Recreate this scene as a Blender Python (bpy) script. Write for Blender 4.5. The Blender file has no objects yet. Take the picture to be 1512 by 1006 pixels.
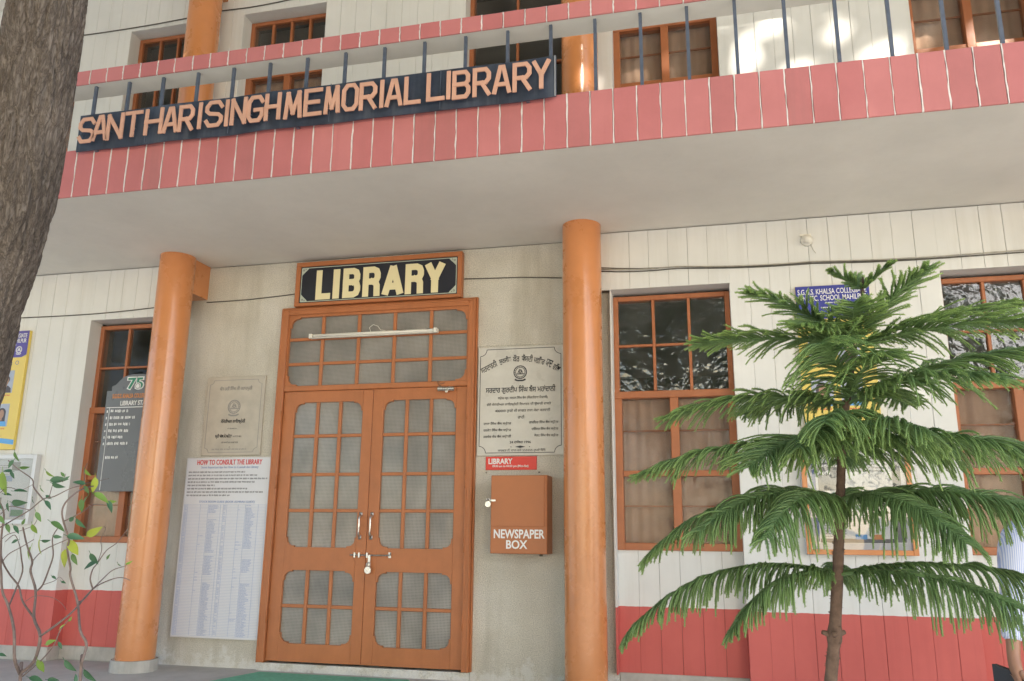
import bpy, math, random
import numpy as np
from mathutils import Vector, noise
R = math.radians
random.seed(7); rng = np.random.default_rng(7)
scene = bpy.context.scene
col = scene.collection

# ---------------------------------------------------------------- camera
cd = bpy.data.cameras.new('camera'); cam = bpy.data.objects.new('camera', cd); col.objects.link(cam)
scene.camera = cam
cd.sensor_fit = 'HORIZONTAL'; cd.sensor_width = 36.0; cd.lens = 1201.904/1512*36
cd.clip_start = 0.05; cd.clip_end = 500
CAM = Vector((3.35228, -5.87866, 0.96068))
yaw, pit, rol = R(-13.59887), R(13.22881), R(0.54653)
f = Vector((math.sin(yaw)*math.cos(pit), math.cos(yaw)*math.cos(pit), math.sin(pit)))
r = Vector((math.cos(yaw), -math.sin(yaw), 0)); u = r.cross(f)
r2 = r*math.cos(rol)+u*math.sin(rol); u2 = -r*math.sin(rol)+u*math.cos(rol)
from mathutils import Matrix
M3 = Matrix((r2, u2, -f)).transposed()
cam.matrix_world = Matrix.Translation(CAM) @ M3.to_4x4()

# ---------------------------------------------------------------- world, sun, exposure
SUN_AZ, SUN_EL = R(24), R(33)          # azimuth from -Y towards +X
world = bpy.data.worlds.new('World'); scene.world = world; world.use_nodes = True
wn = world.node_tree; wn.nodes.clear()
sky = wn.nodes.new('ShaderNodeTexSky'); sky.sky_type = 'NISHITA'; sky.sun_disc = False
sky.sun_elevation = SUN_EL; sky.sun_rotation = math.atan2(math.sin(SUN_AZ), -math.cos(SUN_AZ))
sky.air_density = 1.0; sky.dust_density = 1.2; sky.ozone_density = 1.0
bg = wn.nodes.new('ShaderNodeBackground'); bg.inputs[1].default_value = 0.15
wo = wn.nodes.new('ShaderNodeOutputWorld')
wn.links.new(sky.outputs[0], bg.inputs[0]); wn.links.new(bg.outputs[0], wo.inputs[0])
sl = bpy.data.lights.new('sun', 'SUN'); sl.energy = 5.0; sl.angle = R(0.5); sl.color = (1.0, 0.91, 0.79)
so = bpy.data.objects.new('sun', sl); col.objects.link(so)
SUN = Vector((math.sin(SUN_AZ)*math.cos(SUN_EL), -math.cos(SUN_AZ)*math.cos(SUN_EL), math.sin(SUN_EL)))
so.rotation_euler = SUN.to_track_quat('Z', 'Y').to_euler(); so.location = (6, -14, 14)
scene.view_settings.view_transform = 'Standard'; scene.view_settings.look = 'None'
scene.view_settings.exposure = 1.6; scene.view_settings.gamma = 1.0
scene.view_settings.use_curve_mapping = False
scene.render.engine = 'CYCLES'
scene.cycles.use_denoising = True
scene.cycles.max_bounces = 7; scene.cycles.transparent_max_bounces = 12
scene.cycles.diffuse_bounces = 4

# ---------------------------------------------------------------- materials
def nodes(name):
    m = bpy.data.materials.new(name); m.use_nodes = True
    nt = m.node_tree; b = nt.nodes['Principled BSDF']
    return m, nt, b
def N(nt, t, **kw):
    n = nt.nodes.new(t)
    for k, v in kw.items():
        if k in n.inputs: n.inputs[k].default_value = v
        else: setattr(n, k, v)
    return n
def coords(nt, space='Object', scale=(1,1,1)):
    if space == 'World':
        g = N(nt, 'ShaderNodeNewGeometry'); src = g.outputs['Position']
    else:
        g = N(nt, 'ShaderNodeTexCoord'); src = g.outputs['Object']
    mp = N(nt, 'ShaderNodeMapping'); mp.inputs['Scale'].default_value = scale
    nt.links.new(src, mp.inputs[0]); return mp.outputs[0]
def ramp(nt, fac, stops):
    rp = N(nt, 'ShaderNodeValToRGB'); e = rp.color_ramp.elements
    while len(e) < len(stops): e.new(0.5)
    for i, (p, c) in enumerate(stops): e[i].position = p; e[i].color = (*c, 1) if len(c) == 3 else c
    nt.links.new(fac, rp.inputs[0]); return rp.outputs[0]
def mixc(nt, fac, a, b, mode='MIX'):
    m = N(nt, 'ShaderNodeMix', data_type='RGBA', blend_type=mode)
    for i, v in ((0, fac), (6, a), (7, b)):
        if hasattr(v, 'is_linked') or hasattr(v, 'links'): nt.links.new(v, m.inputs[i])
        else: m.inputs[i].default_value = v if i == 0 else (*v, 1)
    return m.outputs[2]
def bump(nt, b, h, strength=.3, dist=.01):
    bp = N(nt, 'ShaderNodeBump'); bp.inputs['Strength'].default_value = strength; bp.inputs['Distance'].default_value = dist
    nt.links.new(h, bp.inputs['Height']); nt.links.new(bp.outputs[0], b.inputs['Normal']); return bp
def paint(name, c, rough=.5, var=.12, scale=4, bumps=.15, bscale=60, spec=.5, streak=0.0, c2=None, space='World', metal=0):
    m, nt, b = nodes(name)
    v = coords(nt, space)
    n1 = N(nt, 'ShaderNodeTexNoise', Scale=scale, Detail=6.0, Roughness=.65); nt.links.new(v, n1.inputs['Vector'])
    lo = tuple(x*(1-var) for x in c); hi = tuple(min(1, x*(1+var)) for x in c)
    cc = ramp(nt, n1.outputs[0], [(.3, lo), (.7, hi)])
    if streak:
        vs = coords(nt, space, (14, 14, .8))
        n2 = N(nt, 'ShaderNodeTexNoise', Scale=1.0, Detail=5.0, Roughness=.6); nt.links.new(vs, n2.inputs['Vector'])
        fac = ramp(nt, n2.outputs[0], [(.5, (0,0,0)), (.75, (streak,)*3)])
        cc = mixc(nt, fac, cc, c2 or tuple(x*.55 for x in c))
    nt.links.new(cc, b.inputs['Base Color'])
    n3 = N(nt, 'ShaderNodeTexNoise', Scale=bscale, Detail=4.0); nt.links.new(v, n3.inputs['Vector'])
    bump(nt, b, n3.outputs[0], bumps, .004)
    rr = ramp(nt, n1.outputs[0], [(.3, (max(0,rough-.06),)*3), (.7, (min(1,rough+.08),)*3)])
    nt.links.new(rr, b.inputs['Roughness'])
    b.inputs['Specular IOR Level'].default_value = spec; b.inputs['Metallic'].default_value = metal
    return m

MAT = {}
MAT['orange_col'] = paint('column_paint', (.60,.235,.082), .28, .08, 3, .55, 9, .5, streak=0)
def coat(m, w, r_):
    b = m.node_tree.nodes['Principled BSDF']; b.inputs['Coat Weight'].default_value = w; b.inputs['Coat Roughness'].default_value = r_
    return m
coat(MAT['orange_col'], .5, .16)
MAT['door_wood'] = paint('door_paint', (.43,.155,.058), .38, .10, 5, .3, 90, .4, streak=.45, c2=(.33,.115,.045))
MAT['win_wood'] = paint('window_paint', (.39,.14,.058), .40, .12, 6, .3, 90, .4, streak=.4, c2=(.28,.09,.04))
MAT['box_paint'] = paint('box_paint', (.43,.155,.058), .4, .05, 5, .1, 60, .4)
MAT['sign_face'] = paint('sign_face', (.018,.02,.03), .35, .2, 5, .05, 40, .4)
MAT['name_board'] = paint('name_board_paint', (.040,.052,.078), .42, .35, 6, .3, 14, .5, streak=.7, c2=(.10,.115,.14))
MAT['letter'] = paint('letter_paint', (.62,.35,.245), .55, .08, 9, .2, 50, .3)
MAT['tile'] = paint('fascia_tile', (.50,.168,.163), .42, .08, 2.5, .12, 70, .4, streak=.3, c2=(.42,.15,.14))
MAT['tile2'] = paint('fascia_tile_pale', (.53,.19,.182), .44, .07, 2.5, .12, 70, .4, streak=.25, c2=(.43,.13,.13))
MAT['tile3'] = paint('fascia_tile_dull', (.465,.165,.158), .5, .1, 2.5, .12, 70, .3, streak=.5, c2=(.36,.15,.14))
MAT['grout'] = paint('white_joint', (.72,.68,.64), .8, .1, 30, .3, 90, .2)
MAT['soffit'] = paint('soffit_plaster', (.72,.69,.625), .85, .09, .9, .3, 18, .2, streak=.12, c2=(.60,.57,.50))
MAT['steel_bar'] = paint('baluster_steel', (.09,.11,.15), .4, .2, 20, .15, 50, .5)
MAT['metal'] = paint('bright_metal', (.70,.68,.64), .28, .1, 30, .1, 60, .5, metal=1.0)
MAT['white_plastic'] = paint('white_plastic', (.78,.76,.68), .4, .05, 8, .05, 60, .4)
MAT['wire'] = paint('grey_cable', (.10,.095,.08), .6, .3, 30, .1, 60, .3)
MAT['wire_pale'] = paint('pale_cable', (.42,.40,.34), .6, .2, 30, .1, 60, .3)
MAT['white_sheet'] = paint('white_sheet', (.66,.67,.70), .4, .03, 5, .04, 60, .4)
MAT['marble'] = paint('marble', (.58,.56,.50), .3, .08, 5, .04, 60, .45)
MAT['marble_old'] = paint('aged_marble', (.47,.43,.36), .4, .12, 7, .06, 60, .4)
MAT['ink_blue'] = paint('blue_ink', (.30,.38,.58), .6, .02); MAT['ink_black'] = paint('black_ink', (.035,.035,.04), .6, .02)
MAT['ink_dark'] = paint('faded_black_ink', (.14,.14,.15), .6, .02); MAT['ink_navy'] = paint('navy_ink', (.12,.16,.36), .6, .02)
MAT['ink_red'] = paint('red_ink', (.60,.05,.06), .5, .02); MAT['ink_white'] = paint('white_ink', (.80,.80,.78), .5, .02)
MAT['ink_grey'] = paint('grey_ink', (.28,.27,.26), .6, .02)
MAT['sign_cream'] = paint('cream_print', (.78,.70,.42), .4, .02); MAT['sign_trim'] = paint('trim_print', (.45,.50,.42), .4, .05)
MAT['red_sheet'] = paint('red_sheet', (.68,.045,.03), .35, .03); MAT['staff_grey'] = paint('staff_board', (.135,.138,.145), .3, .06)
MAT['green'] = paint('logo_green', (.02,.22,.12), .4, .02); MAT['ink_orange'] = paint('orange_ink', (.65,.25,.07), .4, .02)
MAT['purple'] = paint('banner_purple', (.085,.06,.30), .35, .03); MAT['yellow'] = paint('banner_yellow', (.72,.55,.12), .35, .03)
MAT['navy'] = paint('banner_navy', (.03,.04,.28), .35, .03); MAT['sky_blue'] = paint('banner_blue', (.10,.35,.70), .35, .03)
MAT['photo_bg'] = paint('photo_background', (.38,.42,.52), .35, .1); MAT['face'] = paint('photo_skin', (.38,.22,.15), .4, .05)
MAT['dark_cloth'] = paint('photo_dark', (.06,.05,.06), .4, .2)
MAT['aluminium'] = paint('aluminium', (.62,.62,.62), .45, .05, 10, .05, 60, .5, metal=.3)
MAT['mat_green'] = paint('green_mat', (.18,.46,.31), .9, .15, 30, .6, 300, .1)
MAT['concrete'] = paint('bare_concrete', (.46,.44,.40), .85, .18, 6, .5, 40, .2, streak=.4, c2=(.30,.28,.25))
MAT['porch'] = paint('porch_floor', (.47,.455,.42), .75, .14, 3, .3, 50, .2, streak=.15)
MAT['dirt'] = paint('ground_dust', (.56,.54,.49), .95, .2, 1.5, .5, 20, .1)
MAT['curtain'] = paint('curtain_cloth', (.56,.385,.29), .9, .12, 6, .1, 90, .1)
MAT['groove'] = paint('groove_dirt', (.16,.15,.13), .95, .2)
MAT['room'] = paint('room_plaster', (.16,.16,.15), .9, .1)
MAT['pine_bark'] = paint('pine_bark', (.15,.10,.075), .9, .3, 30, .8, 70, .2)
MAT['twig'] = paint('twig_bark', (.20,.15,.13), .85, .25, 40, .6, 120, .2)
MAT['skin'] = paint('skin', (.36,.19,.12), .5, .05, 8, .05); MAT['hair'] = paint('hair', (.012,.01,.009), .6, .1)
MAT['trousers'] = paint('trousers', (.035,.04,.055), .85, .1, 8, .2, 120); MAT['leather'] = paint('black_leather', (.02,.022,.03), .45, .2)
MAT['rubble'] = paint('shoe', (.03,.025,.02), .5, .2)

def plank_mat():
    m, nt, b = nodes('plank_paint')
    g = N(nt, 'ShaderNodeNewGeometry'); sp = N(nt, 'ShaderNodeSeparateXYZ'); nt.links.new(g.outputs['Position'], sp.inputs[0])
    v = g.outputs['Position']
    n1 = N(nt, 'ShaderNodeTexNoise', Scale=1.6, Detail=5.0, Roughness=.6); nt.links.new(v, n1.inputs['Vector'])
    white = ramp(nt, n1.outputs[0], [(.3, (.66,.665,.64)), (.7, (.74,.74,.71))])
    vs = coords(nt, 'World', (11, 11, .55))
    n2 = N(nt, 'ShaderNodeTexNoise', Scale=1.0, Detail=6.0, Roughness=.65); nt.links.new(vs, n2.inputs['Vector'])
    fs = ramp(nt, n2.outputs[0], [(.50, (0,0,0)), (.80, (.38,)*3)])
    white = mixc(nt, fs, white, (.52,.50,.44))
    red = ramp(nt, n1.outputs[0], [(.3, (.53,.115,.10)), (.7, (.61,.145,.125))])
    red = mixc(nt, fs, red, (.36,.08,.07))
    n3 = N(nt, 'ShaderNodeTexNoise', Scale=24.0, Detail=2.0); nt.links.new(v, n3.inputs['Vector'])
    ad = N(nt, 'ShaderNodeMath', operation='MULTIPLY_ADD'); nt.links.new(n3.outputs[0], ad.inputs[0]); ad.inputs[1].default_value = .008
    nt.links.new(sp.outputs[2], ad.inputs[2])
    lt = N(nt, 'ShaderNodeMath', operation='LESS_THAN'); nt.links.new(ad.outputs[0], lt.inputs[0]); lt.inputs[1].default_value = .476
    c = mixc(nt, lt.outputs[0], white, red)
    nt.links.new(c, b.inputs['Base Color']); b.inputs['Roughness'].default_value = .62
    b.inputs['Specular IOR Level'].default_value = .3
    n4 = N(nt, 'ShaderNodeTexNoise', Scale=35.0, Detail=5.0); nt.links.new(v, n4.inputs['Vector'])
    bump(nt, b, n4.outputs[0], .15, .004)
    return m
MAT['plank'] = plank_mat()

def stone_mat():
    m, nt, b = nodes('stone_plaster'); v = coords(nt, 'World')
    n1 = N(nt, 'ShaderNodeTexNoise', Scale=1.3, Detail=6.0, Roughness=.6); nt.links.new(v, n1.inputs['Vector'])
    base = ramp(nt, n1.outputs[0], [(.3, (.47,.44,.37)), (.55, (.585,.56,.49)), (.75, (.66,.64,.59))])
    n2 = N(nt, 'ShaderNodeTexNoise', Scale=130.0, Detail=3.0, Roughness=.7); nt.links.new(v, n2.inputs['Vector'])
    sp_ = ramp(nt, n2.outputs[0], [(.3, (.66,)*3), (.5, (1,)*3), (.7, (1.2,1.18,1.12))])
    c = mixc(nt, 1.0, base, sp_, 'MULTIPLY')
    vs = coords(nt, 'World', (3.2, 3.2, .45))
    n3 = N(nt, 'ShaderNodeTexNoise', Scale=1.0, Detail=5.0, Roughness=.6); nt.links.new(vs, n3.inputs['Vector'])
    st = ramp(nt, n3.outputs[0], [(.5, (0,)*3), (.72, (.55,)*3)])
    c = mixc(nt, st, c, (.30,.27,.20))
    # limewash flaking near the floor
    g = N(nt, 'ShaderNodeNewGeometry'); s3 = N(nt, 'ShaderNodeSeparateXYZ'); nt.links.new(g.outputs['Position'], s3.inputs[0])
    mr = N(nt, 'ShaderNodeMapRange'); nt.links.new(s3.outputs[2], mr.inputs[0])
    mr.inputs[1].default_value = -.06; mr.inputs[2].default_value = .32; mr.inputs[3].default_value = .16; mr.inputs[4].default_value = -.25
    n4 = N(nt, 'ShaderNodeTexNoise', Scale=9.0, Detail=6.0, Roughness=.7); nt.links.new(v, n4.inputs['Vector'])
    ad = N(nt, 'ShaderNodeMath', operation='ADD'); nt.links.new(n4.outputs[0], ad.inputs[0]); nt.links.new(mr.outputs[0], ad.inputs[1])
    fl = ramp(nt, ad.outputs[0], [(.56, (0,)*3), (.66, (.5,)*3)])
    c = mixc(nt, fl, c, (.70,.70,.68))
    nt.links.new(c, b.inputs['Base Color']); b.inputs['Roughness'].default_value = .85; b.inputs['Specular IOR Level'].default_value = .2
    bump(nt, b, n2.outputs[0], .55, .006)
    return m
MAT['stone'] = stone_mat()

def glass_mat(name, wav=.25, scale=7.0, tint=(.90,.92,.91), ior=1.75):
    m = bpy.data.materials.new(name); m.use_nodes = True; nt = m.node_tree; nt.nodes.clear()
    v = coords(nt, 'World', (1, 1, 1))
    n1 = N(nt, 'ShaderNodeTexNoise', Scale=scale, Detail=3.0, Roughness=.55); nt.links.new(v, n1.inputs['Vector'])
    bp = N(nt, 'ShaderNodeBump'); bp.inputs['Strength'].default_value = wav; bp.inputs['Distance'].default_value = .02
    nt.links.new(n1.outputs[0], bp.inputs['Height'])
    fr_ = N(nt, 'ShaderNodeFresnel'); fr_.inputs[0].default_value = ior; nt.links.new(bp.outputs[0], fr_.inputs[1])
    ge = N(nt, 'ShaderNodeNewGeometry'); inv = N(nt, 'ShaderNodeMath', operation='SUBTRACT'); inv.inputs[0].default_value = 1.0
    nt.links.new(ge.outputs['Backfacing'], inv.inputs[1])
    fr = N(nt, 'ShaderNodeMath', operation='MULTIPLY'); nt.links.new(fr_.outputs[0], fr.inputs[0]); nt.links.new(inv.outputs[0], fr.inputs[1])
    tr = N(nt, 'ShaderNodeBsdfTransparent'); tr.inputs[0].default_value = (*tint, 1)
    gl = N(nt, 'ShaderNodeBsdfGlossy'); gl.inputs['Roughness'].default_value = .015; nt.links.new(bp.outputs[0], gl.inputs['Normal'])
    mx = N(nt, 'ShaderNodeMixShader'); nt.links.new(fr.outputs[0], mx.inputs[0]); nt.links.new(tr.outputs[0], mx.inputs[1]); nt.links.new(gl.outputs[0], mx.inputs[2])
    # a thin film of dust
    df = N(nt, 'ShaderNodeBsdfDiffuse'); df.inputs[0].default_value = (.42,.41,.38,1)
    n2 = N(nt, 'ShaderNodeTexNoise', Scale=5.0, Detail=5.0); nt.links.new(v, n2.inputs['Vector'])
    dr = ramp(nt, n2.outputs[0], [(.35, (.02,)*3), (.75, (.09,)*3)])
    m2 = N(nt, 'ShaderNodeMixShader'); nt.links.new(dr, m2.inputs[0]); nt.links.new(mx.outputs[0], m2.inputs[1]); nt.links.new(df.outputs[0], m2.inputs[2])
    o = N(nt, 'ShaderNodeOutputMaterial'); nt.links.new(m2.outputs[0], o.inputs[0]); return m
MAT['glass'] = glass_mat('wavy_glass', .60, 7.0, (.90,.92,.91), 1.95)
MAT['glass_up'] = glass_mat('window_glass', .10, 5.0, (.86,.86,.85), 1.30)
MAT['glass_flat'] = glass_mat('showcase_glass', .10, 3.0, (.9,.9,.9))

def mesh_pane():
    m, nt, b = nodes('screened_glass'); v = coords(nt, 'World', (1,1,1))
    w1 = N(nt, 'ShaderNodeTexWave', wave_type='BANDS', bands_direction='X', Scale=30.0, Distortion=1.2); w1.inputs['Detail'].default_value = 1
    w2 = N(nt, 'ShaderNodeTexWave', wave_type='BANDS', bands_direction='Z', Scale=30.0, Distortion=.8)
    for w in (w1, w2): nt.links.new(v, w.inputs['Vector'])
    mx = N(nt, 'ShaderNodeMath', operation='MAXIMUM'); nt.links.new(w1.outputs[1], mx.inputs[0]); nt.links.new(w2.outputs[1], mx.inputs[1])
    n1 = N(nt, 'ShaderNodeTexNoise', Scale=3.0, Detail=5.0); nt.links.new(v, n1.inputs['Vector'])
    base = ramp(nt, n1.outputs[0], [(.3, (.15,.14,.125)), (.7, (.27,.25,.22))])
    rw = ramp(nt, mx.outputs[0], [(.3, (.5,)*3), (.8, (1.35,)*3)])
    c = mixc(nt, 1.0, base, rw, 'MULTIPLY')
    nt.links.new(c, b.inputs['Base Color']); b.inputs['Roughness'].default_value = .42
    b.inputs['Coat Weight'].default_value = .5; b.inputs['Coat Roughness'].default_value = .06
    bump(nt, b, mx.outputs[0], .35, .002); return m
MAT['screen'] = mesh_pane()

def bark_mat():
    m, nt, b = nodes('old_bark'); v = coords(nt, 'World', (58, 58, 8))
    vo = N(nt, 'ShaderNodeTexVoronoi', feature='DISTANCE_TO_EDGE', Scale=1.0)
    nz = N(nt, 'ShaderNodeTexNoise', Scale=1.4, Detail=5.0); nt.links.new(v, nz.inputs['Vector'])
    add = N(nt, 'ShaderNodeVectorMath', operation='ADD'); nt.links.new(v, add.inputs[0]); nt.links.new(nz.outputs[1], add.inputs[1])
    nt.links.new(add.outputs[0], vo.inputs['Vector'])
    v2 = coords(nt, 'World'); n2 = N(nt, 'ShaderNodeTexNoise', Scale=3.0, Detail=6.0, Roughness=.7); nt.links.new(v2, n2.inputs['Vector'])
    c1 = ramp(nt, vo.outputs[0], [(0, (.07,.055,.045)), (.15, (.17,.14,.115)), (.5, (.27,.23,.195))])
    c2 = ramp(nt, n2.outputs[0], [(.3, (.72,.70,.68)), (.7, (1.2,1.18,1.15))])
    v3 = coords(nt, 'World', (70, 70, 7)); n3 = N(nt, 'ShaderNodeTexNoise', Scale=1.0, Detail=7.0, Roughness=.62, Distortion=.4); nt.links.new(v3, n3.inputs['Vector'])
    rd = N(nt, 'ShaderNodeMath', operation='SUBTRACT'); nt.links.new(n3.outputs[0], rd.inputs[0]); rd.inputs[1].default_value = .5
    ra_ = N(nt, 'ShaderNodeMath', operation='ABSOLUTE'); nt.links.new(rd.outputs[0], ra_.inputs[0])
    c3 = ramp(nt, ra_.outputs[0], [(0, (.09,.073,.06)), (.05, (.19,.157,.13)), (.16, (.31,.268,.23))])
    c1 = mixc(nt, .75, c1, c3)
    nt.links.new(mixc(nt, 1.0, c1, c2, 'MULTIPLY'), b.inputs['Base Color']); b.inputs['Roughness'].default_value = .9
    b.inputs['Specular IOR Level'].default_value = .2
    bump(nt, b, ra_.outputs[0], 1.0, .03); return m
MAT['bark'] = bark_mat()

def leaf_mat(name, c, c2, trans=.25):
    m, nt, b = nodes(name)
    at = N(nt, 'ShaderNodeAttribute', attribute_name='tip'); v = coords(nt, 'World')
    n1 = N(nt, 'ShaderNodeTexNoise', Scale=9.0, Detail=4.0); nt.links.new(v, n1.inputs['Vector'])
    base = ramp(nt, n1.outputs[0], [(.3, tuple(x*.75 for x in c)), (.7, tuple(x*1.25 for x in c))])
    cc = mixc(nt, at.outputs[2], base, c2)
    nt.links.new(cc, b.inputs['Base Color']); b.inputs['Roughness'].default_value = .45
    t = N(nt, 'ShaderNodeBsdfTranslucent'); nt.links.new(cc, t.inputs[0])
    mx = N(nt, 'ShaderNodeMixShader'); mx.inputs[0].default_value = trans
    o = nt.nodes['Material Output']; nt.links.new(b.outputs[0], mx.inputs[1]); nt.links.new(t.outputs[0], mx.inputs[2]); nt.links.new(mx.outputs[0], o.inputs[0])
    return m
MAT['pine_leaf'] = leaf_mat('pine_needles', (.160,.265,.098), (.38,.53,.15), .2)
MAT['tree_leaf'] = leaf_mat('tree_leaves', (.06,.11,.03), (.10,.17,.04), .3)
for i, c in enumerate([(.06,.15,.07), (.10,.20,.05), (.20,.32,.05), (.36,.42,.05)]):
    MAT['shrub%d' % i] = leaf_mat('shrub_leaf_%d' % i, c, c, .3)

# ---------------------------------------------------------------- mesh helpers
WP = {}            # world position of every object
CACHE = {}
class MB:
    def __init__(s): s.v = []; s.f = []
    def add(s, vs, fs):
        o = len(s.v); s.v += [tuple(x) for x in vs]; s.f += [tuple(i+o for i in q) for q in fs]; return s
    def box(s, x0, x1, y0, y1, z0, z1):
        return s.add([(x0,y0,z0),(x1,y0,z0),(x1,y1,z0),(x0,y1,z0),(x0,y0,z1),(x1,y0,z1),(x1,y1,z1),(x0,y1,z1)],
                     [(0,3,2,1),(4,5,6,7),(0,1,5,4),(1,2,6,5),(2,3,7,6),(3,0,4,7)])
    def cbox(s, x0, x1, y0, y1, z0, z1, c=.003):
        # box whose four front (y0) edges are chamfered
        return s.add([(x0+c,y0,z0+c),(x1-c,y0,z0+c),(x1-c,y0,z1-c),(x0+c,y0,z1-c),
                      (x0,y0+c,z0),(x1,y0+c,z0),(x1,y0+c,z1),(x0,y0+c,z1),
                      (x0,y1,z0),(x1,y1,z0),(x1,y1,z1),(x0,y1,z1)],
                     [(0,1,2,3),(4,5,1,0),(5,6,2,1),(6,7,3,2),(7,4,0,3),(8,9,5,4),(9,10,6,5),(10,11,7,6),(11,8,4,7),(11,10,9,8)])
    def prism(s, pts, y0, y1):
        # polygon in XZ (counter-clockwise seen from -Y) extruded from y0 (front) to y1
        n = len(pts)
        vs = [(x,y0,z) for x,z in pts]+[(x,y1,z) for x,z in pts]
        return s.add(vs, [tuple(range(n)), tuple(range(2*n-1, n-1, -1))]+[(i, n+i, n+(i+1)%n, (i+1)%n) for i in range(n)])
    def tube(s, pts, rad, sides=8, cap=True):
        pts = [Vector(p) for p in pts]; n = len(pts); rad = rad if hasattr(rad, '__len__') else [rad]*n
        ref = Vector((0,0,1)); vs = []
        t = (pts[1]-pts[0]).normalized()
        a = t.cross(ref)
        if a.length < .05: a = t.cross(Vector((1,0,0)))
        a.normalize()
        for i in range(n):
            t = (pts[min(n-1,i+1)]-pts[max(0,i-1)]).normalized()
            a = (a-t*a.dot(t)).normalized(); b = t.cross(a)
            for k in range(sides):
                q = 2*math.pi*k/sides; vs.append(pts[i]+(a*math.cos(q)+b*math.sin(q))*rad[i])
        fs = [(i*sides+k, i*sides+(k+1)%sides, (i+1)*sides+(k+1)%sides, (i+1)*sides+k) for i in range(n-1) for k in range(sides)]
        if cap: fs += [tuple(range(sides-1,-1,-1)), tuple(range((n-1)*sides, n*sides))]
        return s.add(vs, fs)
    def build(s, name, mat, parent=None, smooth=False, origin=None):
        v = np.array(s.v, dtype=np.float64)
        lo, hi = v.min(0), v.max(0)
        o = np.array(origin) if origin is not None else np.array([(lo[0]+hi[0])/2, (lo[1]+hi[1])/2, lo[2]])
        v = v-o
        key = (mat.name, len(s.f), smooth, np.round(v, 4).tobytes())
        me = CACHE.get(key)
        if me is None:
            me = bpy.data.meshes.new(name); me.from_pydata(v.tolist(), [], s.f); me.update()
            me.materials.append(mat)
            if smooth:
                me.polygons.foreach_set('use_smooth', [True]*len(me.polygons))
            CACHE[key] = me
        return link(name, me, o, parent)
def link(name, me, o, parent=None):
    ob = bpy.data.objects.new(name, me); col.objects.link(ob)
    o = Vector(o); WP[ob.name] = o
    if parent is not None: ob.parent = parent; ob.location = o-WP[parent.name]
    else: ob.location = o
    return ob
def empty(name, loc, parent=None):
    e = link(name, None, loc, parent); e.empty_display_size = .1; return e
def tag(o, label, cat, group=None, kind=None):
    if label: o['label'] = label
    if cat: o['category'] = cat
    if group: o['group'] = group
    if kind: o['kind'] = kind
    return o
def structure(o): o['kind'] = 'structure'; return o
def sharp(ob, ang=35):
    me = ob.data
    try: me.set_sharp_from_angle(angle=R(ang))
    except Exception: pass
    return ob

def text(s, x0, x1, z0, z1, y, mat, parent, name='lettering', bold=0.0, ext=.0012, keep=False, align='C'):
    """text whose bounding box fills x0..x1, z0..z1 on a plane facing -Y"""
    c = bpy.data.curves.new('t', 'FONT'); c.body = s; c.offset = bold; c.extrude = .5; c.resolution_u = 3
    o = bpy.data.objects.new('t', c); me = bpy.data.meshes.new_from_object(o)
    bpy.data.objects.remove(o); bpy.data.curves.remove(c)
    n = len(me.vertices); a = np.empty(n*3); me.vertices.foreach_get('co', a); a = a.reshape(n, 3)
    lo, hi = a.min(0), a.max(0)
    sx = (x1-x0)/(hi[0]-lo[0]); sz = (z1-z0)/(hi[1]-lo[1])
    ox = x0
    if keep:                      # keep the letter proportions, at most the box
        sx = min(sx, sz)
        if align == 'C': ox = (x0+x1)/2-sx*(hi[0]-lo[0])/2
        elif align == 'R': ox = x1-sx*(hi[0]-lo[0])
    w = np.empty_like(a)
    w[:, 0] = (a[:, 0]-lo[0])*sx; w[:, 2] = (a[:, 1]-lo[1])*sz; w[:, 1] = -(a[:, 2]-lo[2])*ext*2
    me.vertices.foreach_set('co', w.ravel()); me.update(); me.materials.clear(); me.materials.append(mat)
    return link(name, me, (ox, y, z0), parent)
# ================================================================ GROUND
FLOOR = -0.06; GZ = -0.40; FW = -0.13          # porch floor, yard, front of the plank walls
g = MB(); g.add([(-60,-60,GZ),(60,-60,GZ),(60,60,GZ),(-60,60,GZ)], [(0,1,2,3)])
structure(g.build('ground', MAT['dirt'], origin=(0,0,GZ)))
g = MB().cbox(-5.5, 9.0, -1.78, .30, GZ-.05, FLOOR, .01)
structure(g.build('porch_floor', MAT['porch']))
g = MB().cbox(-5.5, 9.0, -2.12, -1.784, GZ-.05, -.23, .01)
structure(g.build('porch_step', MAT['concrete']))

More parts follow.
